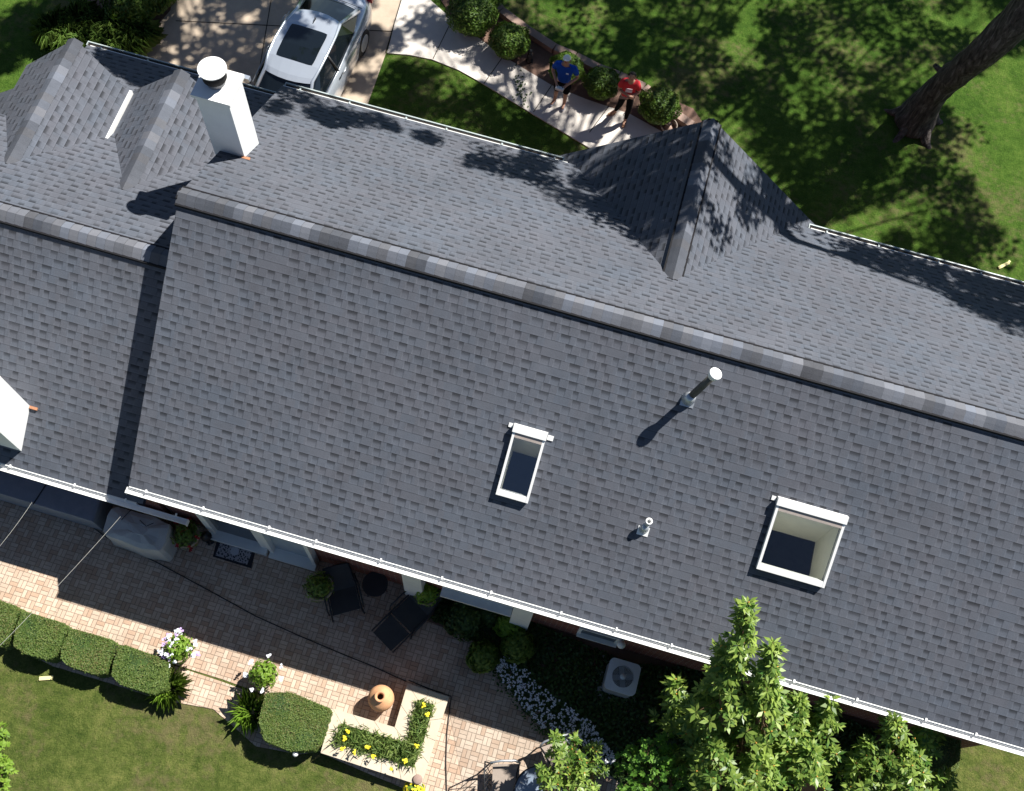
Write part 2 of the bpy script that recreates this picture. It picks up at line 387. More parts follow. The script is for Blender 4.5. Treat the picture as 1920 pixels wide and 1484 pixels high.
# skylight outlines on the back slope
def skyrect(a, b, c, d):
    a, b, c, d = [B(*q, .09) for q in (a, b, c, d)]; return ((a.x+c.x)/2, (b.x+d.x)/2, (c.y+d.y)/2, (a.y+b.y)/2)
sk = [skyrect((965, 797), (1029, 815), (931, 922), (988, 938)), skyrect((1463, 936), (1596, 972), (1416, 1062), (1541, 1094))]
TH = .14
roofm = MB()
def cellgrid(mb, x0, x1, y0, y1, holes):
    xs = sorted({x0, x1, *[h[0] for h in holes], *[h[1] for h in holes]}); ys = sorted({y0, y1, *[h[2] for h in holes], *[h[3] for h in holes]})
    for i in range(len(xs)-1):
        for j in range(len(ys)-1):
            cx, cy = (xs[i]+xs[i+1])/2, (ys[j]+ys[j+1])/2
            if any(h[0] < cx < h[1] and h[2] < cy < h[3] for h in holes): continue
            q = [(xs[i], ys[j]), (xs[i+1], ys[j]), (xs[i+1], ys[j+1]), (xs[i], ys[j+1])]
            q = [(xl(y) if x == XL else x, y) for x, y in q]; mb.plane([Vector((x, y, zb(y))) for x, y in q], Vector((0, Yb, Zb)), Vector((1, 0, 0)), SV)
            mb.face([Vector((x, y, zb(y)-TH)) for x, y in reversed(q)])
holes = [(a+.05, b-.05, c+.05, d-.05) for a, b, c, d in sk]
cellgrid(roofm, XL, XR, Yb, Yr, holes)
FV = Vector((0, -1, S)).normalized()
q = [Vector((xl(Yr), Yr, Zr)), Vector((XR, Yr, Zr)), Vector((XR, Yf, zf(Yf))), Vector((xl(Yf), Yf, zf(Yf)))]
q = [q[0], q[3], q[2], q[1]]
roofm.plane(q, Vector((.07, Yf, Zf)), Vector((1, 0, 0)), FV); roofm.face([p-Vector((0, 0, TH)) for p in reversed(q)])
for x in (XL, XR):
    xb_, xr_, xf_ = (xl(Yb), xl(Yr), xl(Yf)) if x == XL else (x, x, x)
    roofm.face([(xb_, Yb, Zb-TH), (xb_, Yb, Zb), (xr_, Yr, Zr), (xr_, Yr, Zr-TH)]); roofm.face([(xf_, Yf, Zf-TH), (xf_, Yf, Zf), (xr_, Yr, Zr), (xr_, Yr, Zr-TH)])
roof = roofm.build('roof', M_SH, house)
def fascia(parent, x0, x1, y, z, sg, eps=0.):
    b = MB(); b.box(((x0+x1)/2, y+sg*.012, z-.085), (x1-x0, .024, .15)); return b.build('fascia', M_TRIM, parent)
def ridgecap(parent, a, b, sl, side, w_=.165, lift=.035, vent=True):
    """a,b ends of a level ridge; side = horizontal unit across; sl slopes (left,right)"""
    a = Vector(a); b = Vector(b); side = Vector(side).normalized(); d = (b-a).normalized(); m = MB(); up = Vector((0, 0, 1)); L = (b-a).length
    def prof(p, li):
        out = []
        for sg in (-1, 1):
            for k in (1., .5) if sg < 0 else (.5, 1.):
                out.append(p+side*sg*w_*k+up*(li-sl[0 if sg < 0 else 1]*w_*k+.012*(1-k)))
        out.insert(2, p+up*(li+.004)); return out
    n = max(1, int(L/.165)); ts = [i/n for i in range(n+1)]
    for i in range(n):
        A = prof(a+d*L*ts[i], lift); Bq = prof(a+d*L*ts[i+1], lift+.006)
        for k in range(4):
            u0, u1 = i*.165+.001, (i+1)*.165-.001
            m.face([A[k], Bq[k], Bq[k+1], A[k+1]], [(u0, k*.08), (u1, k*.08), (u1, k*.08+.08), (u0, k*.08+.08)], True)
        m.face([Bq[k_] for k_ in range(5)]+[Bq[4]-up*.006, Bq[0]-up*.006])
    o = m.build('ridge_cap', M_CAP, parent)
    if vent:
        v = MB()
        for sg in (-1, 1):
            p = [a+side*sg*(w_-.008), b+side*sg*(w_-.008)]; s_ = sl[0 if sg < 0 else 1]*(w_-.008)
            q0, q1 = [x-up*(s_-.008) for x in p]; v.bar(q0, q1, .064, .06)  # vent sides, widened to stand for the dark shade line under the cap too
        for e in (a, b): v.box(e+up*(-.02)+(d*.01 if e is a else -d*.01), (.02, .2, .07), rz=math.atan2(side.y, side.x)-math.pi/2)
        v.build('ridge_vent', M_BLACKV, parent)
    return o
ridgecap(roof, (-7.19, Yr, Zr), (XR, Yr, Zr), (S, S), (0, 1, 0))
for x0, x1, y, z, sg in ((xl(Yb)+.01, XR-.01, Yb, Zb, -1), (xl(Yf)+.01, -1.35, Yf, Zf, 1), (3.65, XR-.01, Yf, Zf, 1)): fascia(roof, x0, x1, y, z, sg)
def gutter(x0, x1, y, z, sg, ends=(True, True), clips=True, mat=None, deep=False):
    """open gutter; y = wall side, sg = outward"""
    m = MB(); W, H, t = .105, .115, .012
    P = [(0, -.035 if deep else 0), (0, -H), (W*.72, -H), (W*.95, -H*.45), (W, 0), (W-.022, 0), (W-.022, -.014), (W*.93-t, -H*.45 if deep else -.03), (W*.70-t, -H+t if deep else -.04), (t, -H+t if deep else -.04), (t, -.035 if deep else 0)]
    n = len(P); a = [Vector((x0, y+sg*p, z+q)) for p, q in P]; b = [Vector((x1, y+sg*p, z+q)) for p, q in P]
    for i in range(n):
        j = (i+1) % n; m.face([a[i], a[j], b[j], b[i]])
    for e, x in zip(ends, (x0, x1)):
        if e: m.box((x, y+sg*W/2, z-H/2+.002), (.014, W+.004, H))
    g = m.build('gutter', mat or M_WHITE, house)
    if deep: m = MB(); m.box(((x0+x1)/2, y+sg*(W/2-.016), z-.030), (x1-x0-.03, W-.05, .02)); m.build('debris_shade', M_DARK, g)  # dark strip added for debris and the shade inside the gutter
    if clips:
        k = 0; x = x0+.35
        while x < x1-.1 and x < 9.2:
            if x > -13:
                c = MB(); c.box((x, y-sg*.012, z+.042), (.03, .05, .03)); c.build('gutter_clip', mat or M_WHITE, g)
            x += 1.05+.2*math.sin(k*2.3); k += 1
    return g
gutter(xl(Yb)-.02, XR, Yb-.026, Zb-.035, -1)
gutter(xl(Yf)+.03, -1.45, Yf+.026, Zf-.035, 1, deep=True, mat=M_GUT)
gutter(3.62, XR, Yf+.026, Zf-.035, 1, deep=True, mat=M_GUT)

# left wing: lower by .40
DZ = .70; lYr, lZr = 7.48, zb(7.48)-DZ; lYb, lZb = 3.70, zb(3.70)-DZ; lYf, lZf = 12.72, 2.24; lS = (lZr-lZf)/(lYf-lYr); LXL = -16.
def zl(y): return lZr-lS*(y-lYr)
lm = MB(); LFV = Vector((0, -1, lS)).normalized()
q = [Vector((LXL, lYb, lZb)), Vector((-5.98, lYb, lZb)), Vector((-5.98, 4.1, zb(4.1)-DZ)), Vector((-7.05, 4.1, zb(4.1)-DZ)), Vector((-7.05, lYr, lZr)), Vector((LXL, lYr, lZr))]
q[1].x = q[2].x = -6.9; q = [q[0], q[1], q[4].copy(), q[5]]; q[1].x = -6.88; q[2].x = -6.9
lm.plane(q, Vector((.06, lYb, lZb)), Vector((1, 0, 0)), SV); lm.face([p-Vector((0, 0, TH)) for p in reversed(q)])
for xa, xb_, yy in ((LXL, -11.9, 9.9), (-11.9, -6.98, lYf)):
    q = [Vector((xa, lYr, lZr)), Vector((xa, yy, zl(yy))), Vector((xb_, yy, zl(yy))), Vector((xb_, lYr, lZr))]
    lm.plane(q, Vector((.03, lYf, lZf)), Vector((1, 0, 0)), LFV); lm.face([p-Vector((0, 0, TH)) for p in reversed(q)])
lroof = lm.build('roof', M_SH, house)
ridgecap(lroof, (LXL, lYr, lZr), (-7.16, lYr, lZr), (S, lS), (0, 1, 0))
fascia(lroof, LXL, -7.0, lYb, lZb, -1); fascia(lroof, -11.85, -7.0, lYf, lZf, 1)
gutter(LXL, -6.02, lYb-.026, lZb-.035, -1); gutter(-11.95, -7.42, lYf+.026, lZf-.035, 1, deep=True, mat=M_GUT)
# gable wall between the two roofs
gw = MB()
gw.face([(-6.93, 4.05, 0), (-7.0, 12.2, 0), (-7.0, 12.2, zf(12.2)-TH), (-6.97, Yr, Zr-TH), (-6.93, 4.05, zb(4.05)-TH)]); gw.build('gable_wall', M_TRIM, house)

def crossgable(cx, yb, yf, zr, hwL, hwR, sL, sR, prow=0., backz=None, vent=True, name='gable_roof', yb2=None):
    """ridge along Y from yb to yf; slopes sL,sR down to half widths"""
    m = MB(); T = .10; yl = yf-prow
    Ls = [Vector((cx, yf, zr)), Vector((cx, yb, zr)), Vector((cx-hwL, yb2 or yb, zr-sL*hwL)), Vector((cx-hwL, yl, zr-sL*hwL))]
    Rs = [Vector((cx, yb, zr)), Vector((cx, yf, zr)), Vector((cx+hwR, yl, zr-sR*hwR)), Vector((cx+hwR, yb2 or yb, zr-sR*hwR))]
    m.plane(Ls, Vector((cx-hwL, 0, zr-sL*hwL)), Vector((0, -1, 0)), Vector((1, 0, sL)).normalized())
    m.plane(Rs, Vector((cx+hwR, 0, zr-sR*hwR)), Vector((0, 1, 0)), Vector((-1, 0, sR)).normalized())
    dn = Vector((0, 0, T))
    for P in (Ls, Rs): m.face([p-dn for p in reversed(P)])
    m.face([Ls[0], Ls[3], Ls[3]-dn, Ls[0]-dn]); m.face([Rs[1]-dn, Rs[2]-dn, Rs[2], Rs[1]])
    m.face([Ls[3], Ls[2], Ls[2]-dn, Ls[3]-dn]); m.face([Rs[2]-dn, Rs[3]-dn, Rs[3], Rs[2]])
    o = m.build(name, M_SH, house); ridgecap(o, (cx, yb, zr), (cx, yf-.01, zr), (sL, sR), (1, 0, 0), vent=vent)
    wm = MB(); y = yl-.3
    wm.face([(cx+hwR-.25, y, 0), (cx-hwL+.25, y, 0), (cx-hwL+.25, y, zr-sL*(hwL-.25)-T), (cx, y, zr-T-.02), (cx+hwR-.25, y, zr-sR*(hwR-.25)-T)]); wm.build('gable_end', M_BRICK if name == 'gable_roof' and cx > 0 else M_TRIM, o)
    return o
# big front cross gable of the main roof
crossgable(1.13, Yr+(Zr-4.78)/S-.02, 13.05, 4.78, 2.85, 2.75, .78, .80, .22)
# two gables over the left wing
AX_, AZ_ = -11.10, 4.00
gA = crossgable(AX_, lYr+(lZr-AZ_)/lS-.05, 11.62, AZ_, 1.05, 1.12, .64, .54, .44, name='dormer_roof', vent=False, yb2=8.4)
gB = crossgable(-8.93, lYr+(lZr-3.93)/lS-.05, 11.62, 3.93, 1.10, 1.80, .62, .64, .36, name='dormer_roof', vent=False, yb2=8.0)
m = MB(); zr_, cx_ = AZ_-.64*1.05, AX_-1.05      # lower shoulder of the left slope
P_ = [Vector((cx_, 10.6, zr_)), Vector((cx_, 7.9, zr_)), Vector((cx_-2.2, 7.9, zr_-.64*2.2)), Vector((cx_-2.2, 10.3, zr_-.64*2.2))]
m.plane(P_, P_[2].copy(), Vector((0, -1, 0)), Vector((1, 0, .64)).normalized()); m.face([p-Vector((0, 0, .1)) for p in reversed(P_)]); m.face([P_[0], P_[3], P_[3]-Vector((0, 0, .1)), P_[0]-Vector((0, 0, .1))])
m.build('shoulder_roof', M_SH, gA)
ex, ez = AX_+1.12+.035, AZ_-.54*1.12
m = MB(); m.box((ex, 10.15, ez-.035), (.055, 2.1, .10)); m.build('rake_trim', M_WHITE, gA)
m = MB(); m.box((ex+.10, 10.2, ez-.12), (.10, 1.35, .05)); m.build('valley_gutter', M_WHITE, gA)
m = MB(); m.face([(ex-.02, 8.8, 2.4), (ex-.02, 11.1, 2.4), (ex-.02, 11.1, ez-.05), (ex-.02, 8.8, ez-.05)]); m.build('side_wall', M_TRIM, gA)
# walls
def wallbox(x0, x1, y0, y1, z1, m=M_BRICK):
    b = MB(); b.face([(x0, y0, 0), (x1, y0, 0), (x1, y0, z1), (x0, y0, z1)]); b.face([(x1, y1, 0), (x0, y1, 0), (x0, y1, z1), (x1, y1, z1)])
    b.face([(x0, y1, 0), (x0, y0, 0), (x0, y0, z1), (x0, y1, z1)]); b.face([(x1, y0, 0), (x1, y1, 0), (x1, y1, z1), (x1, y0, z1)])
    return b.build('wall', m, house)
wallbox(-6.9, 9.0, 4.04, 12.2, 2.86); wallbox(-15.6, -7.02, 4.0, 9.6, 2.1); wallbox(-11.7, -7.03, 9.6, 12.3, 2.1)
b = MB(); b.face([(-6.9, 4.1, .03), (8.95, 4.1, .03), (8.95, 12.1, .03), (-6.9, 12.1, .03)]); b.build('floor', plain('floor_boards', (.20, .17, .14), .5), house)
def winback(x0, x1, z0, z1, y=4.04, name='window', proud=.06, fr=.07, sill=.0, pane=M_DG):
    f = MB(); yy = y-proud/2
    f.box(((x0+x1)/2, yy, z1-fr/2), (x1-x0, proud, fr)); f.box(((x0+x1)/2, yy-sill/2, z0+fr/2), (x1-x0, proud+sill, fr))
    for x in (x0+fr/2, x1-fr/2): f.box((x, yy, (z0+z1)/2), (fr, proud, z1-z0-2*fr))
    p = MB(); p.box(((x0+x1)/2, y-.015, (z0+z1)/2), (x1-x0-2*fr+.002, .02, z1-z0-2*fr+.002)); g = p.build(name, pane, house); f.build('frame', M_TRIM, g); return g
winback(-6.15, -4.93, .04, 2.2, name='door', proud=.10, fr=.14, sill=.12)
winback(-4.88, -3.92, .04, 2.2, name='window', proud=.14, fr=.08, sill=.10, pane=plain('pale_blind', (.36, .42, .46), .4, .4))
for a, c in (((757, 1080), (792, 1092)), ((962, 1143), (998, 1155))):
    p = G(*a, 1.6); q = G(*c, 1.6); m = MB(); m.box(((p.x+q.x)/2, 3.93, 1.45), (q.x-p.x, .20, 2.5)); m.build('bay_side', M_TRIM, house)
m = MB(); p = G(830, 1100, 1.2); q = G(962, 1140, 1.2); m.box(((p.x+q.x)/2, 3.99, .85), (q.x-p.x, .09, .5)); m.box(((p.x+q.x)/2, 3.95, 1.15), (q.x-p.x, .26, .06)); m.build('window_sill', M_TRIM, house)
winback(p.x, q.x, 1.2, 2.4, proud=.06, fr=.07)
p = G(1085, 1180, .8); q = G(1160, 1203, .8); winback(p.x, q.x, .55, 1.1, name='window', proud=.05, fr=.06, sill=.06)
m = MB(); c = G(1162, 1218, 1.0); m.lathe((c.x, 3.93, .98), [(.03, 0), (.075, .02), (.085, .07), (.06, .12), (.0, .14)], 12); m.box((c.x, 4.0, 1.04), (.06, .1, .06)); m.build('exhaust_hood', M_WHITE, house)

# chimneys
def chimney(x0, x1, y0, y1, z0, z1, flue=True):
    m = MB(); m.box(((x0+x1)/2, (y0+y1)/2, (z0+z1)/2), (x1-x0, y1-y0, z1-z0)); ch = m.build('chimney', M_STUCCO, house)
    m = MB(); m.box(((x0+x1)/2, (y0+y1)/2, z1+.012), (x1-x0+.10, y1-y0+.10, .07)); m.build('chimney_cap', M_WHITE, ch, bevel=.006)
    return ch
ch = chimney(-7.36, -6.77, 9.68, 10.24, 3.2, 6.26)
cx, cy = -7.10, 10.00
m = MB(); m.lathe((cx, cy, 6.30), [(.16, 0), (.155, .03), (.15, .04), (.15, .22)], 24); m.build('flue', plain('flue_metal', (.22, .22, .23), .45, .5, .5, .3), ch)
m = MB(); m.lathe((cx, cy, 6.42), [(.16, 0), (.205, .02), (.205, .22)], 24); m.build('flue_screen', M_BLACKV, ch)
m = MB(); m.lathe((cx, cy, 6.64), [(.232, 0), (.24, .006), (.238, .022), (.20, .026)], 32, sm=False); m.build('flue_lid', M_WHITE, ch)
m = MB(); m.box((-6.74, 9.66, zf(9.66)+.01), (.16, .05, .03)); m.build('flashing', M_COPPER, ch)
ch2 = chimney(-10.2, -9.27, 3.97, 4.70, 1.9, 7.0)
m = MB(); c = Vector((-9.21, 4.68, zb(4.68)-DZ+.02)); m.box(c, (.18, .05, .03)); m.build('flashing', M_COPPER, ch2)
# vent pipes
def stack(base, top, r, cap_r, name, cap=True):
    m = MB(); base = Vector(base); top = Vector(top); d = (top-base)
    m.tube([base-d*.1, top], r, 16, cap=cap); pm = m.build(name, M_PIPE if cap else M_GREYM, house)
    f = MB(); n = Vector((0, -S, 1)).normalized(); c = Vector((base.x, base.y, zb(base.y)+.006))
    u = Vector((1, 0, 0)); v = SV; sz = .14 if cap else .12
    P = [c-u*sz*.8-v*sz, c+u*sz*.8-v*sz, c+u*sz*.8+v*sz*.3, c-u*sz*.8+v*sz*.3]; f.hexa(P, [x+n*.006 for x in P]); f.build('flashing', M_GREYM if cap else M_WHITE, pm)
    k = MB(); k.tube([c-n*.02, c+n*.03+d.normalized()*.05, c+d.normalized()*.14], [r*2.0, r*1.5, r*1.15], 16); k.build('boot', M_GREYM, pm)
    if cap:
        l = MB(); l.tube([top-d.normalized()*.10, top, top+d.normalized()*.015], [cap_r*.8, cap_r, cap_r*.9], 24); l.build('vent_cap', M_WHITE, pm)
    else:
        l = MB(); l.lathe(top, [(r+.012, -.02), (r+.014, .012), (r-.010, .012), (r-.012, -.03), (r-.011, -.12)], 20, cap=False); l.build('pipe_rim', M_WHITE, pm)
    return pm
b0 = B(1291, 748); t0 = G(1342, 701, b0.z+.92); stack(b0, t0, .062, .108, 'vent_pipe')
b1 = B(1207, 992); t1 = G(1217, 978, b1.z+.26); stack(b1, t1, .045, .05, 'vent_pipe', cap=False)
# skylights
for i, (x0, x1, y0, y1) in enumerate(sk):
    dep = (.5, .82)[i]; s_ = MB()
    n = Vector((0, -S, 1)).normalized(); up = n*.10
    def P(x, y, h=0.): return Vector((x, y, zb(y)))+n*h
    fw = .042
    # shaft
    X0, X1, Y0, Y1 = x0+.05, x1-.05, y0+.05, y1-.05
    def Dn(x, y): return Vector((x, y, zb(Y0)-dep))
    c4 = [(X0, Y0), (X1, Y0), (X1, Y1), (X0, Y1)]
    for a in range(4):
        (xa, ya), (xb_, yb_) = c4[a], c4[(a+1) % 4]; s_.face([P(xa, ya, -.002), P(xb_, yb_, -.002), Dn(xb_, yb_), Dn(xa, ya)])
    shaft = s_.build('skylight', M_CREAM, house)
    k = MB()
    def rim(xa, xb_, ya, yb_, h0, h1):
        q = [(xa, ya), (xb_, ya), (xb_, yb_), (xa, yb_)]; k.hexa([P(x, y, h0) for x, y in q], [P(x, y, h1) for x, y in q])
    rim(x0, x0+fw, y0, y1, .0, .10); rim(x1-fw, x1, y0, y1, .0, .10); rim(x0+fw, x1-fw, y0, y0+.085, .0, .097); rim(x0+fw, x1-fw, y1-.07, y1, .0, .097)
    k.build('frame', M_WHITE, shaft)
    k = MB(); rim(x0-.012, x1+.012, y1-.055, y1+.055, .005, .125); k.build('head_flashing', M_WHITE, shaft)
    k = MB(); rim(x0+fw, x1-fw, y1-.13, y1-.056, .075, .101); k.build('shade_bar', plain('taupe_bar%d' % i, (.36, .31, .28), .6), shaft)
    k = MB(); rim(x0-.10, x0-.03, y1-.02, y1+.04, .0, .02); k.build('bracket', M_WHITE, shaft)
    if i == 0: k = MB(); rim(x1+.02, x1+.12, y1-.05, y1+.02, .0, .02); k.build('bracket', M_WHITE, shaft)
    k = MB(); k.face([P(x0+fw-.01, y0+.075, .085), P(x1-fw+.01, y0+.075, .085), P(x1-fw+.01, y1-.06, .085), P(x0+fw-.01, y1-.06, .085)]); k.build('pane', (M_GLASSR, M_GLASS)[i], shaft)
# long covered bench beside the lower wall
aw = thing('covered_bench', 'long low bench under a dark slate blue cover below the lower left gutter', 'bench', tuple(G(60, 900, 0)))
pa = ccw([G(-90, 830, .72), G(200, 905, .72), G(176, 980, .72), G(-90, 900, .72)]); cb_ = sum(pa, Vector())/4; m = MB()
rows = [[Vector((cb_.x+(p.x-cb_.x)*f, cb_.y+(p.y-cb_.y)*f, z)) for p in pa] for f, z in ((1.0, .05), (.995, .6), (.985, .70), (.965, .72))]
for A_, B_ in zip(rows, rows[1:]):
    for i in range(4): m.face([A_[i], A_[(i+1) % 4], B_[(i+1) % 4], B_[i]])
m.face(rows[-1]); m.build('cover', plain('cover_fabric', (.22, .25, .29), .6, .3), aw)
m = MB(); m.bar(G(100, 888, .725), G(62, 946, .725), .02, .012); m.build('seam', M_BLACK, aw)
m = MB(); m.box((cb_.x, cb_.y, .04), (2.4, .5, .05)); m.build('base', M_BLACK, aw)

# ============================================================ FRONT: tree, crowns that shade the yard
def crown_mesh(cents, rad, n_leaf, m, parent, ln=.15, wd=.10):
    C = np.array(cents); N = len(C)*n_leaf; idx = np.repeat(np.arange(len(C)), n_leaf)
    r = np.array(rad)[idx][:, None]; p = C[idx]+unit(N)*r*(rng.random((N, 1))**.45)*np.array([1, 1, .55])
    nr = unit(N)*.6+np.array([0, 0, 1.]); return diamond_mesh('crown', p, nr, ln*(.7+.6*rng.random(N)), wd*(.7+.6*rng.random(N)), m, parent)
def zroof(x, y):                          # height of what lies under a shadow point
    if x < -12: z = 0
    elif x < -7.1: z = zl(y) if lYr < y < lYf else 0
    else: z = zf(y) if Yr < y < Yf else 0
    if abs(x-1.13) < 2.7 and 8 < y < 13: z = max(z, 4.78-.8*abs(x-1.13))
    return max(z, 0)
tree = thing('shade_tree', 'large leaning dark barked tree trunk rising from the front lawn', 'tree', tuple(G(1710, 235, 0)))
tb = G(1712, 232, 0)
tp = [tb+Vector((0, 0, -.1)), G(1722, 214, .4), G(1743, 184, 1.1), G(1772, 154, 1.9), G(1812, 124, 2.8), G(1852, 92, 3.7), G(1905, 42, 4.8), G(1975, -30, 6.2), G(2080, -190, 9.0)]
t = MB(); t.tube(tp, [.56, .44, .335, .30, .31, .33, .36, .34, .28], 22)
for a in (.4, 1.5, 2.9, 4.2, 5.4):
    q = tb+Vector((math.cos(a)*.95, math.sin(a)*.95, -.10)); t.tube([q, tb+Vector((math.cos(a)*.5, math.sin(a)*.5, .0)), tb+Vector((math.cos(a)*.22, math.sin(a)*.22, .5))], [.04, .11, .18], 10)
trunk = t.build('trunk', M_BARK, tree)
d_ = trunk.modifiers.new('s', 'SUBSURF'); d_.levels = d_.render_levels = 2
tex = bpy.data.textures.new('barkn', 'CLOUDS'); tex.noise_scale = .35; tex.noise_depth = 3
dm = trunk.modifiers.new('d', 'DISPLACE'); dm.texture = tex; dm.strength = .12; dm.mid_level = .5; dm.texture_coords = 'GLOBAL'
lb = MB(); q = G(1752, 122, 2.2); lb.tube([G(1778, 148, 2.0), q], [.09, .05], 8); lb.build('limb_stub', M_BARK, tree)
def targets(regs):
    out = []
    for poly, n, z0, z1 in regs:
        a = np.array(poly, float)
        for x, y in scatter([tuple(k) for k in a], n):
            h = 5.7
            while h > 0:
                g = G(x, y, h)
                if zroof(g.x, g.y) >= h: break
                h -= .06
            g = G(x, y, max(h, 0))
            for _ in range(14):
                z = random.uniform(z0, z1); p = g+SUN*(z-g.z)
                if not inframe(p, 150): out.append(p); break
    return out
A = targets([
    ([(800, -120), (1960, -120), (1960, 60), (1700, 200), (1420, 210), (1330, 210), (1250, 160), (1000, -20), (800, -60)], 235, 8, 14),
    ([(1330, 190), (1560, 200), (1700, 260), (1640, 380), (1520, 400), (1400, 240)], 48, 8, 14),
    ([(1640, 300), (1760, 280), (1900, 440), (1880, 520), (1700, 460), (1520, 390)], 34, 8, 14),
    ([(1640, 200), (1800, 190), (1860, 300), (1760, 330)], 6, 9, 14),
    ([(880, 290), (1060, 290), (1160, 410), (1120, 410), (990, 340), (890, 325)], 22, 9, 14),
    ([(1080, 300), (1300, 240), (1290, 400), (1210, 440), (1150, 400)], 22, 9, 14),
    ([(1340, 230), (1480, 380), (1500, 440), (1440, 400), (1350, 440), (1310, 470), (1340, 330)], 8, 9, 14),
    ([(1540, 430), (1920, 540), (1990, 600), (1990, 640), (1880, 600), (1700, 510), (1560, 465)], 54, 9, 14),
    ([(700, 120), (860, 140), (1080, 270), (1060, 290), (700, 200)], 40, 9, 14),
    ([(760, -60), (860, 0), (1000, 110), (1200, 210), (1240, 250), (1120, 240), (900, 130), (740, 60)], 18, 9, 14),
    ([(860, -10), (920, 40), (1000, 100), (1130, 150), (1210, 180), (1160, 130), (1030, 60), (930, -20)], 26, 9, 14)])
Bq = targets([
    ([(240, -200), (760, -200), (740, 100), (690, 180), (520, 160), (420, 130), (250, 110)], 175, 9, 14),
    ([(160, 90), (340, 135), (530, 180), (505, 205), (400, 170), (300, 150), (255, 150)], 60, 8, 14),
    ([(480, 165), (700, 215), (860, 262), (840, 275), (690, 240), (620, 245), (500, 190)], 19, 9, 14),
    ([(170, 95), (530, 180), (500, 230), (470, 220), (420, 180), (270, 150), (240, 140)], 62, 8, 14),
    ([(0, 40), (60, 0), (160, -60), (240, -80), (180, 60), (90, 100), (0, 130)], 48, 8, 14)])
rad = [random.uniform(.32, .72) for _ in A]; crown_mesh(A, rad, 78, L_CANOPY, tree)
tree2 = thing('shade_tree', 'tall leafy tree standing beyond the driveway, whose crown dapples the concrete', 'tree', (-13.5, 29, 0))
rad = [random.uniform(.22, .45) for _ in Bq]; crown_mesh(Bq, rad, 95, L_CANOPY, tree2)
def limbs(root, start, cents, k, r0):
    m = MB(); cs = [c for c in cents if not inframe(c, 60)]; random.shuffle(cs); start = Vector(start)
    hubs = [start.lerp(c, .45)+Vector((random.uniform(-.6, .6), random.uniform(-.6, .6), random.uniform(.3, 1.2))) for c in cs[:7]]
    for h in hubs: m.tube([start, start.lerp(h, .5)+Vector((0, 0, .3)), h], [r0, r0*.7, r0*.5], 8)
    for c in cs[:k]:
        h = min(hubs, key=lambda q: (q-c).length); mid = h.lerp(c, .5)+Vector((random.uniform(-.4, .4), random.uniform(-.4, .4), random.uniform(0, .4)))
        m.tube([h, mid, c], [r0*.32, r0*.2, .02], 6)
    return m.build('limb', M_BARK, root)
limbs(tree, tp[-1], A, 90, .17)
t = MB(); t.tube([(-13.5, 29, -.1), (-13.3, 28.8, 3), (-12.8, 28.2, 7), (-12, 27, 10)], [.5, .36, .3, .24], 14); t.build('trunk', M_BARK, tree2); limbs(tree2, (-12, 27, 10), Bq, 60, .15)

# ------------------------------------------------------------ shrubs
def blob(name, label, cat, c, r, m, n=2600, ln=.06, wd=.035, group=None, dark=M_STEM, flat=.8, core=True):
    """rounded clipped shrub: leafy shell and dark twigs inside"""
    t = thing(name, label, cat, (c[0], c[1], 0), group); u = unit(n); u[:, 2] = np.abs(u[:, 2])*1.0-.25*rng.random(n)
    lump = 1+.09*np.sin(u[:, 0]*5+c[0]*3)*np.cos(u[:, 1]*6+c[1])+.06*np.sin(u[:, 2]*9)
    p = V3(c)+u*np.array([r, r, r*flat])*(lump*(.86+.16*rng.random(n)))[:, None]; p[:, 2] = np.maximum(p[:, 2], .02)
    diamond_mesh('foliage', p, u+unit(n)*.55, ln*(.7+.6*rng.random(n)), wd*(.7+.6*rng.random(n)), m, t)
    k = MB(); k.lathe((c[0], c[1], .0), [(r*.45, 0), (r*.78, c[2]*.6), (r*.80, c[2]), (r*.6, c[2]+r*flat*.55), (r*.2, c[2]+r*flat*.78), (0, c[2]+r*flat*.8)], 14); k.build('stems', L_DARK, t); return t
GS = 'rounded shrubs along the front walk'
for px, py, r, lab, h in [(885, 28, .62, 'darkest rounded shrub at the top of the walkway bed', .45), (955, 78, .50, 'dark rounded shrub between the walkway and the lawn, left of the stone curb', .42), (1062, 130, .42, 'dark rounded shrub behind the man in the blue shirt', .36),
                          (1128, 158, .44, 'dark rounded shrub between the man and the woman', .38), (1236, 200, .50, 'sunlit round clipped shrub right of the woman in red', .44), (905, -12, .55, 'dark shrub cut by the top edge beside the walkway bed', .45)]:
    c = G(px, py, h); blob('round_shrub', lab, 'shrub', (c.x, c.y, h), r, L_BALL, 4200, .055, .035, GS)
c = G(255, 2, .4); blob('leafy_shrub', 'dark green leafy shrub beside the driveway at the top left', 'shrub', (c.x, c.y, .45), .75, L_BALL, 4200, .09, .05)
c = G(300, -20, .4); blob('leafy_shrub', 'small dark green shrub at the very edge of the driveway corner', 'shrub', (c.x, c.y, .4), .55, L_BALL, 2400, .08, .05)
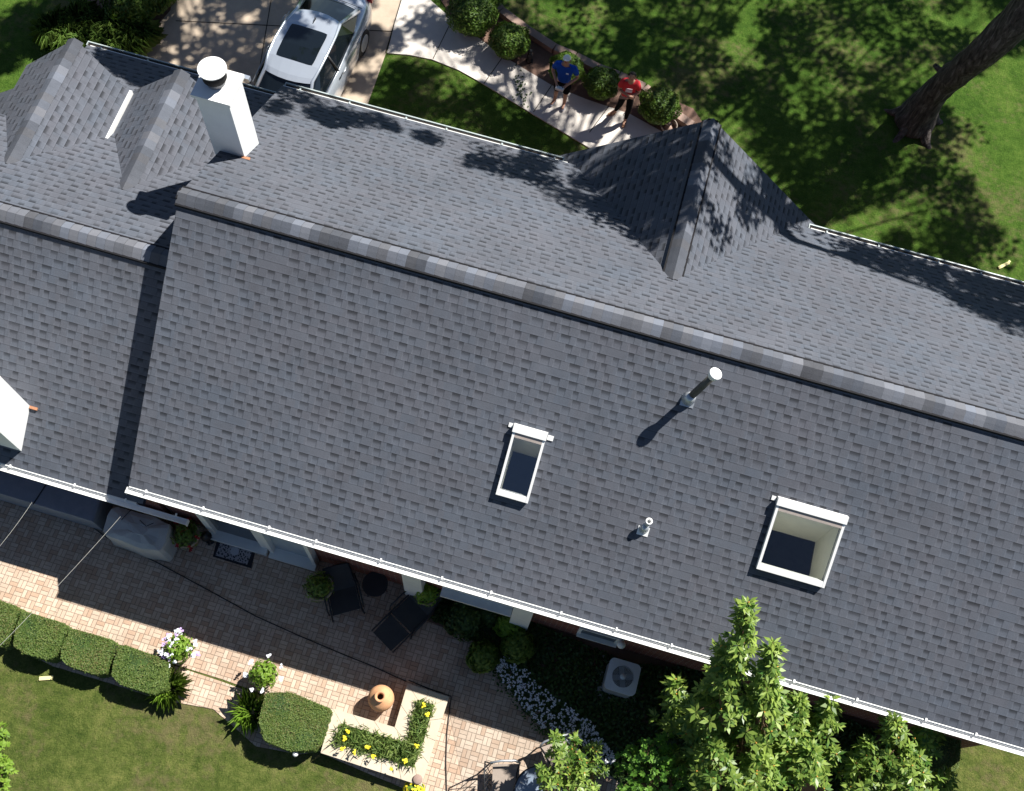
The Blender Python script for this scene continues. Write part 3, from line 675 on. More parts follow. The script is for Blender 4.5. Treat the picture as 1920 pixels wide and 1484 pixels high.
def tuft(name, label, cat, c, r, h, n, m, group=None, wd=.022):
    c = Vector(c); a = rng.random(n)*2*math.pi; rr = rng.random(n)**.5*r*.45; lean = (.25+.9*rng.random(n))
    base = np.stack([c.x+rr*np.cos(a), c.y+rr*np.sin(a), np.full(n, .01)], 1); a2 = a+rng.normal(size=n)*.5
    hh = h*(.6+.5*rng.random(n)); o = np.stack([np.cos(a2), np.sin(a2), np.zeros(n)], 1)*(lean*r*.75)[:, None]
    mid = base+o*.45+np.array([0, 0, 1])*hh[:, None]; tip = base+o+np.array([0, 0, 1])*(hh*.75)[:, None]
    s = np.cross(o, [0, 0, 1.]); s /= np.linalg.norm(s, axis=1, keepdims=True)+1e-9; s *= wd/2
    V = np.stack([base-s*.6, base+s*.6, mid+s, tip, mid-s], 1).reshape(-1, 3)
    me = bpy.data.meshes.new(name); me.vertices.add(len(V)); me.vertices.foreach_set('co', V.ravel()); me.loops.add(len(V)); me.loops.foreach_set('vertex_index', np.arange(len(V), dtype=np.int32))
    me.polygons.add(n); me.polygons.foreach_set('loop_start', np.arange(0, len(V), 5, dtype=np.int32)); me.update(calc_edges=True); me.materials.append(m)
    o_ = link(name, me, None, (c.x, c.y, 0)); return tag(o_, label, cat, group)
GT = 'clumps of strappy leaves beside the driveway'
for i, (px, py, wh) in enumerate([(105, 62, 'leftmost in its row by the lawn'), (140, 78, 'second from the lawn'), (172, 92, 'nearest the roof peak'), (205, 88, 'just right of the roof peak'), (238, 92, 'above the front gutter'), (262, 70, 'rightmost, at the driveway edge'), (150, 45, 'in the back row at left'), (190, 58, 'in the middle of the back row'), (228, 58, 'at the right of the back row')]):
    c = G(px, py, .2); tuft('leaf_clump', 'green clump of long arching leaves, ' + wh, 'plant', c, .55, .5, 330, L_BLADE, GT)
# stone curb
GC = 'stone curb blocks behind the front planting bed'
pts = [(905, -22), (940, 22), (988, 58), (1040, 92), (1079, 108), (1120, 129), (1160, 144), (1208, 166), (1262, 213), (1298, 238)]
k = 0; nm = ['at the top edge', 'second from the top edge', 'above the dark statuette', 'the longest, right above the statuette', 'behind the man', 'right of the man in blue', 'between the two people', 'left of the woman in red', 'just right of the woman', 'behind the sunlit shrub', 'right of the sunlit shrub', 'nearest the front gable']
P = [G(a, b, .1) for a, b in pts]; L = []
for a, b in zip(P, P[1:]):
    n = max(1, round((b-a).length/.62)); L += [(a.lerp(b, i/n), a.lerp(b, (i+1)/n)) for i in range(n)]
for i, (a, b) in enumerate(L):
    m = MB(); d = (b-a).normalized()*.012; a = a+d; b = b-d; m.box(((a.x+b.x)/2, (a.y+b.y)/2, .09), ((b-a).length, .20, .18), rz=math.atan2(b.y-a.y, b.x-a.x))
    wh = 'number %d counted from the top edge of the photo' % (i+1) if i >= len(nm) or len(L) != len(nm) else nm[i]
    o = m.build('curb_block', M_STONE_P, None, (a.x, a.y, 0), bevel=.015); tag(o, 'pinkish stone curb block, ' + wh, 'curb block', GC)
c = G(993, 108, .15); st = thing('statuette', 'small dark garden statuette in the bed between two shrubs', 'statuette', (c.x, c.y, 0))
m = MB(); m.lathe((c.x, c.y, .02), [(.09, 0), (.09, .04), (.05, .06), (.075, .16), (.06, .26), (.03, .30)], 12); m.build('body', M_BLACK, st)
m = MB(); m.lathe((c.x, c.y, .31), [(.03, 0), (.055, .04), (.05, .09), (.0, .11)], 12); m.build('head', M_BLACK, st)
c = G(1254, 236, .1); hr = thing('hose_coil', 'coiled tan garden hose on the ground beside the front gable', 'hose', (c.x, c.y, 0))
m = MB(); pts = [Vector((c.x+(.17+.012*a/6.28)*math.cos(a), c.y+(.17+.012*a/6.28)*math.sin(a), .045+.006*a)) for a in np.linspace(0, 18, 70)]; m.tube(pts, .014, 6); m.build('coil', M_TAUPE, hr)
m = MB(); m.lathe((c.x, c.y, .02), [(.09, 0), (.09, .02), (.035, .03), (.035, .15), (.06, .16)], 14); m.build('holder', M_STONE_P, hr)
for px, py, ln_, lab, kk in [(1882, 498, .30, 'pale yellow stick lying on the front lawn beyond the gutter', 'stick'), (86, 1272, .24, 'pale yellow fallen leaf strip on the back lawn below the hedges', 'leaf')]:
    c = G(px, py, .02); m = MB(); m.box((c.x, c.y, .025), (ln_, .07, .02), rz=.75 if px > 500 else .35); m.box((c.x+ln_*.3, c.y+ln_*.3 if px > 500 else c.y+.03, .03), (ln_*.5, .05, .016), rz=1.1 if px > 500 else .6)
    tag(m.build('lawn_'+kk, plain('pale_yellow_'+kk, (.75, .68, .32), .7), None, (c.x, c.y, 0)), lab, kk)
# leaf litter scrap on the walk
c = G(976, 168, .03); p = np.stack([c.x+rng.normal(size=60)*.10, c.y+rng.normal(size=60)*.26, np.full(60, .045)], 1); p[:, 0] += (p[:, 1]-c.y)*-.35
tag(diamond_mesh('leaf_litter', p, unit(60)*.3+np.array([0, 0, 1.]), .07, .04, L_DARK, None, (c.x, c.y, 0)), 'scatter of small dark fallen leaves on the pale walkway', 'leaves', kind='stuff')

# ============================================================ CAR
def car():
    a = G(570, 78, 1.42); fr = G(523, 168, 1.2); ax = Vector((fr.x-a.x, fr.y-a.y, 0)).normalized()
    ax = (G(545, 140, 1.42)-G(598, 35, 1.42)); ax.z = 0; ax.normalize()
    t = thing('parked_car', 'silver sedan with dark sunroof parked on the driveway', 'car', (a.x, a.y, 0)); o = Vector((a.x, a.y, 0)); sx = Vector((-ax.y, ax.x, 0))
    W = lambda l, s, z: o+ax*l+sx*s+Vector((0, 0, z))          # l forward, s to the car's left
    pm = Mat('silver_paint', .25, .6, .45); pm.color((.47, .52, .59)); pm.b.inputs['Coat Weight'].default_value = .7; pm.b.inputs['Coat Roughness'].default_value = .05; paint = pm.m
    OF = .18                                                      # roof centre is behind the middle
    def loft(st, ncol=13, name='body', m=paint, parent=t):
        mb = MB(); rows = []
        for l, hw, zb_, zt, rnd in st:
            r = []
            for i in range(ncol):
                u = i/(ncol-1)*2-1
                if abs(u) > .72: s_ = math.copysign(hw, u); z = zb_+(zt-zb_)*(1-(abs(u)-.72)/.28)*(.82) ; s_ *= 1-.03*((abs(u)-.72)/.28)**2*2
                else: s_ = u/.72*hw*(.96); z = zt-rnd*(abs(u)/.72)**3*.5-(zt-zb_)*.18*(abs(u)/.72)**6
                r.append(W(l+OF, s_, z))
            rows.append(r)
        for A_, B_ in zip(rows, rows[1:]):
            for i in range(ncol-1): mb.face([A_[i], A_[i+1], B_[i+1], B_[i]], sm=True)
        mb.face(rows[0]); mb.face(list(reversed(rows[-1]))); ob = mb.build(name, m, parent)
        bm_ = ob.modifiers.new('w', 'WELD'); bm_.merge_threshold = .0005; sb = ob.modifiers.new('s', 'SUBSURF'); sb.levels = sb.render_levels = 2; return ob
    body = loft([(-2.42, .60, .35, .72, .05), (-2.36, .76, .28, .88, .06), (-2.1, .86, .24, 1.00, .05), (-1.5, .91, .22, 1.02, .04), (-.6, .92, .2, 1.0, .04), (.4, .92, .2, .99, .04), (1.2, .91, .2, .96, .06), (1.8, .89, .22, .88, .08), (2.2, .80, .26, .76, .08), (2.38, .60, .32, .62, .06)])
    # cabin: glass volume and roof
    def ring(l, hw, z): return [W(l+OF, -hw, z), W(l+OF, hw, z)]
    lo = [(-1.72, .66, 1.0), (-1.1, .80, 1.0), (0, .83, .99), (.9, .80, .985), (1.42, .68, .96)]; hi = [(-.98, .54, 1.34), (-.55, .60, 1.42), (.0, .62, 1.445), (.42, .61, 1.42), (.72, .56, 1.34)]
    for sg in (-1, 1):
        g = MB()
        for (a0, a1) in zip(range(4), range(1, 5)):
            q = [W(lo[a0][0]+OF, sg*lo[a0][1], lo[a0][2]), W(lo[a1][0]+OF, sg*lo[a1][1], lo[a1][2]), W(hi[a1][0]+OF, sg*hi[a1][1], hi[a1][2]), W(hi[a0][0]+OF, sg*hi[a0][1], hi[a0][2])]
            g.face(q if sg < 0 else list(reversed(q)))
        g.build('side_window', M_DG, t)
    def screen(l0, l1, nm):
        m = MB(); (a_, b_, c_), (d, e, f) = l0, l1; n = 8; A_ = []; B_ = []
        for i in range(n+1):
            u = i/n*2-1; bul = (1-u*u)*.10*(1 if a_ > 0 else -1)
            A_.append(W(a_+OF+bul, u*b_, c_+.01)); B_.append(W(d+OF+bul*.6, u*e, f+.005))
        for i in range(n): m.face([A_[i], A_[i+1], B_[i+1], B_[i]], sm=True)
        return m.build(nm, M_DG, t)
    screen(lo[4], hi[4], 'windshield'); screen(lo[0], hi[0], 'rear_window')
    r = MB(); rows = []
    for l, hw, z in [(-1.03, .50, 1.335), (-.90, .56, 1.375), (-.5, .605, 1.43), (0, .62, 1.452), (.4, .61, 1.43), (.66, .57, 1.375), (.79, .52, 1.335)]:
        rows.append([W(l+OF+(1-u*u)*.09*(1 if l > 0 else -1)*(1 if abs(l) > .6 else 0), u*hw, z+.022*(1-u*u)) for u in (-1.04, -.8, -.4, 0, .4, .8, 1.04)])
    for A_, B_ in zip(rows, rows[1:]):
        for i in range(6): r.face([A_[i], A_[i+1], B_[i+1], B_[i]], sm=True)
    rf = r.build('roof', paint, t)
    s = MB(); q = [(-.50, -.42), (.33, -.44), (.33, .44), (-.50, .42)]
    def rr(l0, l1, w0, rad=.07):
        out = []
        for cx_, cy_, a0 in ((l1-rad, w0-rad, 0), (l0+rad, w0-rad, 90), (l0+rad, -w0+rad, 180), (l1-rad, -w0+rad, 270)):
            for k_ in range(5): an = R(a0+k_*22.5); out.append((cx_+rad*math.cos(an), cy_+rad*math.sin(an)))
        return out
    pl = rr(-.54, .40, .44); RZ = lambda l, w_: float(np.interp(l, [-.9, -.5, 0, .4, .66], [1.375, 1.43, 1.452, 1.43, 1.375]))+.022*(1-(w_/.61)**2)+.010
    N_ = 12; gr = []
    for a_ in range(N_+1):
        row = []
        for b_ in range(N_+1):
            x_ = a_/N_*2-1; y_ = b_/N_*2-1; l = -.07+.47*x_*(1-.035*y_**8); w_ = .44*y_*(1-.035*x_**8); row.append(W(l+OF, w_, RZ(l, w_)))
        gr.append(row)
    for a_ in range(N_):
        for b_ in range(N_): s.face([gr[a_][b_], gr[a_][b_+1], gr[a_+1][b_+1], gr[a_+1][b_]], sm=True)
    s.build('sunroof', M_DG, rf)
    # pillars
    for sg in (-1, 1):
        p = MB(); p.tube([W(lo[4][0]+OF, sg*lo[4][1], .975), W(hi[4][0]+OF, sg*hi[4][1], 1.345), W(.40+OF, sg*.615, 1.425), W(OF, sg*.63, 1.445), W(-.55+OF, sg*.61, 1.42), W(hi[0][0]+OF, sg*hi[0][1], 1.345), W(lo[0][0]+OF, sg*lo[0][1], 1.01)], [.045, .04, .03, .028, .03, .045, .07], 8); p.build('pillar', paint, t)
        p = MB(); p.tube([W(.0+OF, sg*.845, .99), W(.0+OF, sg*.632, 1.42)], [.035, .03], 6); p.build('door_post', M_BLACK, t)
        p = MB(); p.tube([W(-1.15+OF, sg*.815, 1.005), W(0+OF, sg*.855, 1.0), W(.95+OF, sg*.83, .985)], .014, 6); p.build('window_trim', M_GREYM, t)
        for l in (-.25, -1.15):
            p = MB(); p.tube([W(l+OF, sg*.925, .86), W(l+.1+OF, sg*.94, .865), W(l+.2+OF, sg*.925, .86)], .016, 6); p.build('door_handle', M_GREYM, t)
        mr = MB(); c_ = W(.95+OF, sg*1.0, 1.03); mt = Matrix((ax, sx, Vector((0, 0, 1)))).transposed()
        mr.box(c_, (.10, .22, .13), M=mt); mo = mr.build('side_mirror', paint, t, bevel=.04); p = MB(); p.tube([W(.98+OF, sg*.86, .98), W(.96+OF, sg*.93, 1.0)], .02, 6); p.build('mirror_arm', M_BLACK, mo)
        for l in (-1.42, 1.42):
            wh = MB(); c_ = W(l+OF, sg*.80, .33); wh.tube([c_-sx*sg*.10, c_+sx*sg*.085], [.33, .33], 28, sm=False); tw = wh.build('wheel', plain('tyre', (.02, .02, .02), .85), t, bevel=.02)
            rm = MB(); rm.tube([c_+sx*sg*.06, c_+sx*sg*.095], [.22, .21], 20)
            rm.build('rim', M_GREYM, tw)
            for k_ in range(5):
                an = k_*2*math.pi/5; 
        p = MB(); p.box(W(-2.33+OF, sg*.66, .82), (.16, .26, .13), M=mt); p.build('taillight', plain('red_lens', (.45, .01, .01), .2, .6), t, bevel=.03)
        p = MB(); p.box(W(2.18+OF, sg*.66, .68), (.24, .24, .10), M=mt); p.build('headlight', plain('clear_lens', (.6, .62, .64), .1, .8), t, bevel=.04)
    f = MB(); f.hexa([W(-.86+OF, -.02, 1.40), W(-.66+OF, -.008, 1.42), W(-.66+OF, .008, 1.42), W(-.86+OF, .02, 1.40)], [W(-.86+OF, -.006, 1.475), W(-.84+OF, -.004, 1.478), W(-.84+OF, .004, 1.478), W(-.86+OF, .006, 1.475)]); f.build('antenna', M_BLACK, rf)
    for l, nm in ((1.38, 'hood_seam'), (-1.82, 'trunk_seam')):
        m = MB(); pts = [W(l+OF+(.04 if l > 0 else -.03)*(1-u*u), u*.72, (.945 if l > 0 else 1.0)+.035-.02*u*u) for u in np.linspace(-1, 1, 9)]; m.tube(pts, .006, 4); m.build(nm, M_BLACK, body)
car()

# ============================================================ PEOPLE
def skin(name, V, Ed, m, parent, sub=2, root=0, smooth=.0):
    me = bpy.data.meshes.new(name); me.from_pydata([v[0] for v in V], Ed, []); me.materials.append(m)
    o = bpy.data.objects.new(name, me); col.objects.link(o); o.parent = parent; OFF[o] = OFF[parent]
    sk_ = o.modifiers.new('skin', 'SKIN'); sk_.branch_smoothing = smooth; sk_.use_smooth_shade = True
    for i, v in enumerate(V):
        r = v[1]; d = me.skin_vertices[0].data[i]; d.radius = r if isinstance(r, tuple) else (r, r); d.use_root = (i == root)
    s = o.modifiers.new('s', 'SUBSURF'); s.levels = s.render_levels = sub; return o
def person(label, loc, face, P, skinc, cloth):
    t = thing('person', label, 'person', loc); t.rotation_euler.z = face
    H = P['h']; V = []; Ed = []
    def add(p, r, par=None):
        V.append((tuple(p), r)); i = len(V)-1
        if par is not None: Ed.append((par, i))
        return i
    def hand(wr, d, side, par):
        d = Vector(d).normalized(); up = Vector((0, 0, 1)); s = d.cross(up).normalized(); nrm = s.cross(d)
        w0 = Vector(wr); pm = w0+d*.05; i = add(pm, (.030, .016), par); j = add(w0+d*.085, (.033, .014), i)
        for k in range(4):
            off = (k-1.5)*.019; L = (.068, .080, .075, .058)[k]; b = add(w0+d*.095+s*off, .0085, j); c = add(w0+d*(.095+L*.5)+s*off*1.15-nrm*.010, .0078, b); add(w0+d*(.095+L*.85)+s*off*1.15-nrm*.032, .0068, c)
        b = add(w0+d*.045+s*side*.035-nrm*.004, .010, i); add(w0+d*.085+s*side*.052-nrm*.016, .008, b)
    pel = add((0, 0, P['pel']), (.145, .105)); bl = add(P['belly'], (.14, .10), pel); ch_ = add(P['chest'], (.16, .11), bl); nk = add(P['neck'], .058, ch_)
    h0 = add(P['jaw'], (.060, .066), nk); h1 = add(P['head'], (.074, .088), h0); add(P['crown'], (.062, .075), h1)
    hd = Vector(P['head']); cr = Vector(P['crown']); upv = (cr-hd).normalized(); fw = Vector((P.get('yaw', 0), -1, 0)); fw = (fw-upv*fw.dot(upv)).normalized(); sd = fw.cross(upv)
    for sg, A_ in ((-1, P['armR']), (1, P['armL'])):
        s0 = add(A_[0], .058, ch_); e = add(A_[1], .043, s0); wv = add(A_[2], .030, e); hand(A_[2], A_[3], sg, wv)
    for Lg in (P['legR'], P['legL']):
        hp = add(Lg[0], .088, pel); kn = add(Lg[1], .058, hp); cf = add(Vector(Lg[1]).lerp(Vector(Lg[2]), .35)+Vector((0, .015, 0)), .056, kn); an = add(Lg[2], .038, cf); add(Lg[3], .036, an)
    M_ = lambda n, c, r=.8: plain(n, c, r, .25, 0, .08)
    body = skin('body', V, Ed, skinc, t)
    # face
    m = MB(); c = hd+fw*.083-upv*.012; m.tube([c+upv*.03, c+fw*.018-upv*.012, c-upv*.02], [.007, .013, .007], 6); m.build2('nose', skinc, t)
    for sg in (-1, 1):
        m = MB(); c = hd+fw*.078+sd*sg*.030+upv*.018; m.lathe(c, [(0, -.007), (.009, 0), (0, .007)], 8); m.build2('eye', M_('eye_dark', (.03, .02, .015), .3), t)
        m = MB(); c = hd+sd*sg*.078-upv*.005; m.lathe(c, [(0, -.028), (.016, -.01), (.018, .012), (0, .028)], 8); m.build2('ear', skinc, t)
    m = MB(); c = hd+fw*.078-upv*.045; m.tube([c-sd*.022, c+fw*.004, c+sd*.022], .006, 6); m.build2('mouth', M_('lip', (.34, .13, .10)), t)
    # shirt
    S_ = cloth['shirt']; V2 = [((0, 0, P['pel']-.03), (.172, .135)), ((0, 0, P['pel']+.06), (.170, .132)), (P['belly'], (.168, .128)), (P['chest'], (.185, .135)), (tuple(Vector(P['neck'])-Vector((0, -.005, .035))), .085)]; E2 = [(0, 1), (1, 2), (2, 3), (3, 4)]
    for A_ in (P['armR'], P['armL']):
        V2.append((A_[0], .080)); E2.append((3, len(V2)-1)); V2.append((tuple(Vector(A_[0]).lerp(Vector(A_[1]), .75)), .070)); E2.append((len(V2)-2, len(V2)-1))
    sh = skin('shirt', V2, E2, S_, t)
    V3_ = [((0, 0, P['pel']+.05), (.160, .12)), ((0, 0, P['pel']-.06), (.150, .115))]; E3 = [(0, 1)]; lf = cloth['leg']
    for Lg in (P['legR'], P['legL']):
        hp, kn, an = Vector(Lg[0]), Vector(Lg[1]), Vector(Lg[2]); V3_.append((tuple(hp), cloth['lr'][0])); E3.append((1, len(V3_)-1)); V3_.append((tuple(hp.lerp(kn, .6)), cloth['lr'][1])); E3.append((len(V3_)-2, len(V3_)-1))
        if lf > 1:
            for q_, r_ in ((kn, .068), (kn.lerp(an, .4)+Vector((0, .015, 0)), .064), (kn.lerp(an, .93), .046)): V3_.append((tuple(q_), r_)); E3.append((len(V3_)-2, len(V3_)-1))
        else: V3_.append((tuple(hp.lerp(kn, lf)), cloth['lr'][2])); E3.append((len(V3_)-2, len(V3_)-1))
    skin(cloth['legname'], V3_, E3, cloth['pants'], t)
    for Lg in (P['legR'], P['legL']):
        an, to = Vector(Lg[2]), Vector(Lg[3]); d = (to-an); d.z = 0; d.normalize(); he = Vector((an.x, an.y, max(.045, an.z-.05)))
        skin('shoe', [(tuple(he-d*.05), (.042, .036)), (tuple(he+d*.08+Vector((0, 0, -.005))), (.048, .036)), (tuple(he+d*.19+Vector((0, 0, -.012))), (.040, .026))], [(0, 1), (1, 2)], cloth['shoe'], t)
    return t, hd, upv, fw, sd
def _b2(s, name, m, parent):             # mesh given in the parent's own coordinates
    sv = OFF[parent]; OFF[parent] = Vector((0, 0, 0)); o = s.build(name, m, parent); OFF[parent] = sv; OFF[o] = sv; return o
MB.build2 = _b2
SK = plain('skin', (.42, .24, .165), .6, .3, 0, .06)
g = G(1050, 197, .03)
PM = dict(h=1.78, pel=.95, belly=(0, .0, 1.12), chest=(0, .01, 1.34), neck=(0, .0, 1.50), jaw=(0, -.03, 1.60), head=(0, -.02, 1.67), crown=(0, .03, 1.745), armR=[(-.20, .01, 1.42), (-.30, .03, 1.14), (-.11, -.26, 1.08), (.35, -.9, .05)], armL=[(.20, .01, 1.42), (.31, .02, 1.14), (.11, -.26, 1.08), (-.35, -.9, .05)],
          legR=[(-.095, 0, .90), (-.13, -.02, .50), (-.15, .03, .10), (-.20, -.12, .06)], legL=[(.095, 0, .90), (.10, -.03, .50), (.09, .0, .10), (.10, -.16, .06)])
cloth_black = plain('black_cotton', (.008, .008, .009), .95, .05, 0, .2); blue = plain('blue_cotton', (.012, .075, .42), .85, .15, 0, .12); red = plain('red_cotton', (.62, .045, .055), .85, .15, 0, .12)
t, hd, upv, fw, sd = person('man in a blue t-shirt, black shorts and white cap holding a white remote controller', (g.x, g.y, .03), -.04, PM, SK, dict(shirt=blue, pants=cloth_black, legname='shorts', leg=.98, lr=(.115, .10, .088), shoe=plain('grey_shoe', (.28, .30, .36), .7)))
def cap_(t, hd, upv, fw, sd, m):
    k = MB(); rows = []; c = hd+upv*.028
    for a in range(6):
        th = a/5*math.pi/2; rr_ = math.cos(th); rows.append([c+(fw*math.cos(b)*.105+sd*math.sin(b)*.092)*rr_+upv*.085*math.sin(th) for b in np.linspace(0, 2*math.pi, 17)[:-1]])
    for A_, B_ in zip(rows, rows[1:]):
        for i in range(16): k.face([A_[i], A_[(i+1) % 16], B_[(i+1) % 16], B_[i]], sm=True)
    o = k.build2('cap', m, t); b = MB(); A_ = []; B_ = []
    for u in np.linspace(-1, 1, 9): A_.append(c+fw*math.sqrt(max(0, 1-u*u*.55))*.10+sd*u*.083+upv*.004); B_.append(c+fw*(.10+.075*(1-u*u))+sd*u*.075-upv*.008)
    for i in range(8): b.face([A_[i], A_[i+1], B_[i+1], B_[i]]); b.face([p-upv*.006 for p in (B_[i], B_[i+1], A_[i+1], A_[i])])
    b.build2('brim', m, o)
cap_(t, hd, upv, fw, sd, M_WHITE)
m = MB(); m.box((.085, -.148, 1.36), (.06, .012, .03), M=Matrix.Rotation(-.2, 3, 'X')); m.build2('shirt_print', M_WHITE, t)
g2 = Vector((g.x, g.y, .03)); rc = Vector((0, -.385, 1.09)); Rz = Matrix.Rotation(-.04, 3, 'Z')
ct = thing('remote_controller', 'white handheld remote controller in the hands of the man in blue', 'controller', tuple(g2+Rz @ rc)); ct.rotation_euler.z = -.04
m = MB(); m.box((0, 0, 0), (.19, .12, .045), M=Matrix.Rotation(-.35, 3, 'X')); m.build2('body', M_WHITE, ct); 
m = MB(); m.box((0, -.035, .018), (.12, .035, .02), M=Matrix.Rotation(-.35, 3, 'X')); m.build2('screen', M_BLACK, ct)
for sg in (-1, 1):
    m = MB(); m.lathe((sg*.06, .03, .02), [(.009, 0), (.009, .02), (.013, .025), (.011, .035)], 8); m.build2('stick', M_BLACK, ct)
    m = MB(); m.tube([(sg*.07, -.05, .03), (sg*.085, -.09, .07)], .006, 6); m.build2('antenna', M_GREYM, ct)
g = G(1166, 222, .03)
PW = dict(h=1.66, pel=.90, belly=(0, 0, 1.05), chest=(0, .01, 1.25), neck=(0, 0, 1.40), jaw=(0, -.02, 1.49), head=(0, -.01, 1.56), crown=(0, .03, 1.63), armR=[(-.17, .01, 1.33), (-.235, -.03, 1.08), (.03, -.20, 1.10), (1, .0, .10)], armL=[(.17, .01, 1.33), (.24, -.03, 1.08), (-.02, -.235, 1.05), (-1, .05, .05)],
          legR=[(-.085, 0, .85), (-.12, .02, .47), (-.19, .10, .10), (-.29, .03, .06)], legL=[(.085, 0, .85), (.10, -.08, .47), (.08, -.10, .10), (.06, -.25, .06)])
t, hd, upv, fw, sd = person('woman in a red t-shirt and black leggings with crossed arms on the walkway', (g.x, g.y, .03), .10, PW, SK, dict(shirt=red, pants=cloth_black, legname='leggings', leg=2, lr=(.10, .085, .07), shoe=plain('brown_sandal', (.30, .17, .10), .7)))
hair = plain('dark_hair', (.028, .016, .012), .5, .4, 0, .3)
k = MB(); c = hd+upv*.02-fw*.012; rows = []
for a in range(8):
    th = -.75+a/7*(math.pi/2+.75); rows.append([c+(fw*math.cos(b)*(.098 if abs(b-math.pi) < 1.9 else .080)+sd*math.sin(b)*.098)*math.cos(th)*1.02+upv*.09*math.sin(th)-(fw*.02 if th < 0 else fw*0) for b in np.linspace(0, 2*math.pi, 17)[:-1]])
for A_, B_ in zip(rows, rows[1:]):
    for i in range(16):
        bb = i/16*2*math.pi
        if A_ in rows[:4] and (bb < 1.0 or bb > 5.2): continue
        k.face([A_[i], A_[(i+1) % 16], B_[(i+1) % 16], B_[i]], sm=True)
k.tube([c-fw*.085-upv*.03, c-fw*.11-upv*.12, c-fw*.09-upv*.24], [.05, .045, .02], 8); k.build2('hair', hair, t)
m = MB(); m.box((0, -.150, 1.235), (.15, .012, .10), M=Matrix.Rotation(-.25, 3, 'X')); m.build2('shirt_print', plain('faded_print', (.78, .62, .66), .8, .2, 0, .3), t)

# ============================================================ BACK YARD
def boxhedge(label, poly, h, seed, n=5200, m=None):
    """clipped box hedge over a ground outline (world points)"""
    cx_ = sum(p.x for p in poly)/len(poly); cy_ = sum(p.y for p in poly)/len(poly); t = thing('box_hedge', label, 'hedge', (cx_, cy_, 0), 'clipped box hedges along the patio')
    c = Vector((cx_, cy_, 0)); P = [Vector((p.x, p.y, 0)) for p in poly]; k = MB(); R_ = []
    # smooth outline
    Q = []
    for i in range(len(P)):
        a, b = P[i], P[(i+1) % len(P)]
        for u in (.09, .36, .64, .91): Q.append(a.lerp(b, u))
    rows = []
    for f, z in ((.93, 0), (.97, h*.35), (1.0, h*.8), (.995, h*.95), (.96, h*1.0), (.6, h*1.015), (.2, h*1.02)): rows.append([c+(q-c)*f+Vector((0, 0, z)) for q in Q])
    for A_, B_ in zip(rows, rows[1:]):
        for i in range(len(Q)): k.face([A_[i], A_[(i+1) % len(Q)], B_[(i+1) % len(Q)], B_[i]], sm=True)
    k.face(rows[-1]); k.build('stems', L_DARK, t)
    poly2 = [(c+(q-c)*.99) for q in Q]; nt_ = int(n*.7); a = scatter([(p.x, p.y) for p in poly2], nt_)
    top = np.column_stack([a, h*(1.02+.03*np.sin(a[:, 0]*4+seed)*np.cos(a[:, 1]*5))+rng.normal(size=nt_)*.010]); ns = n-nt_
    i = rng.integers(0, len(Q), ns); u = rng.random(ns); QA = np.array([[q.x, q.y] for q in Q]); e = QA[i]*(1-u)[:, None]+QA[(i+1) % len(Q)]*u[:, None]; out = e-np.array([cx_, cy_])
    side = np.column_stack([np.array([cx_, cy_])+out*(.97+.05*rng.random(ns))[:, None], h*rng.random(ns)**.8]); nr = np.concatenate([unit(nt_)*.7+np.array([0, 0, 1.]), np.column_stack([out, np.full(ns, .2)])+unit(ns)*.3])
    pos_ = np.concatenate([top, side]); st_ = rng.random(n) < .035; pos_[st_] += unit(int(st_.sum()))*.05+np.array([0, 0, .035]); diamond_mesh('foliage', pos_, nr, .030*(.7+.6*rng.random(n)), .020*(.7+.6*rng.random(n)), m or L_HEDGE, t); return t
H = .52
for i, (pts, lab) in enumerate([
    ([(-40, 1112), (38, 1140), (12, 1205), (0, 1212), (-50, 1195)], 'clipped square hedge cut by the left edge of the photo'),
    ([(42, 1145), (128, 1172), (108, 1228), (90, 1238), (45, 1226), (26, 1212), (30, 1180)], 'clipped square hedge second from the left along the patio'),
    ([(134, 1178), (216, 1202), (200, 1262), (180, 1266), (130, 1250), (114, 1236), (118, 1210)], 'clipped square hedge third from the left along the patio'),
    ([(228, 1208), (318, 1240), (312, 1290), (290, 1304), (230, 1286), (210, 1268), (214, 1240)], 'clipped square hedge left of the first flower pot'),
    ([(500, 1300), (548, 1300), (624, 1332), (604, 1392), (590, 1408), (545, 1410), (496, 1390), (486, 1350)], 'largest clipped hedge, beside the raised stone planter')]):
    boxhedge(lab, [G(a, b, H*.95) for a, b in pts], H if i < 4 else .6, i*1.7, 13000 if i < 4 else 20000)
hc = pxpoly([(1748, 1378), (1802, 1372), (1798, 1440), (1770, 1462), (1740, 1440)], .8); boxhedge('clipped hedge with a reddish patch under the right end of the gutter', hc, .8, 3.3, 9000, L_HEDGE)

def flowerpot(label, px, py, r, h, leaf, petals, npet=26, pot=True):
    c = G(px, py, h); t = thing('flower_pot', label, 'flower pot', (c.x, c.y, 0)); base = Vector((c.x, c.y, .012))
    m = MB(); m.lathe(base, [(r*.5, 0), (r*.78, h*.62), (r*.85, h*.62), (r*.85, h*.70), (r*.74, h*.70), (r*.7, h*.62)], 20); m.build('pot', plain('pot_clay_%d' % px, (.42, .34, .24), .85), t)
    n = 420; u = unit(n); u[:, 2] = np.abs(u[:, 2]); p = V3((c.x, c.y, h*.7))+u*np.array([r, r, h*.55])*(.5+.5*rng.random(n))[:, None]; diamond_mesh('foliage', p, u+unit(n)*.5, .09, .045, leaf, t)
    if npet:
        k = npet; u = unit(k); u[:, 2] = np.abs(u[:, 2])*.6; p = V3((c.x, c.y, h*.75))+u*np.array([r*1.12, r*1.12, h*.6]); q = np.repeat(p, 5, 0)+rng.normal(size=(k*5, 3))*.018; diamond_mesh('blossom', q, unit(k*5)*.4+np.array([0, 0, 1.]), .055, .05, petals, t)
    return t
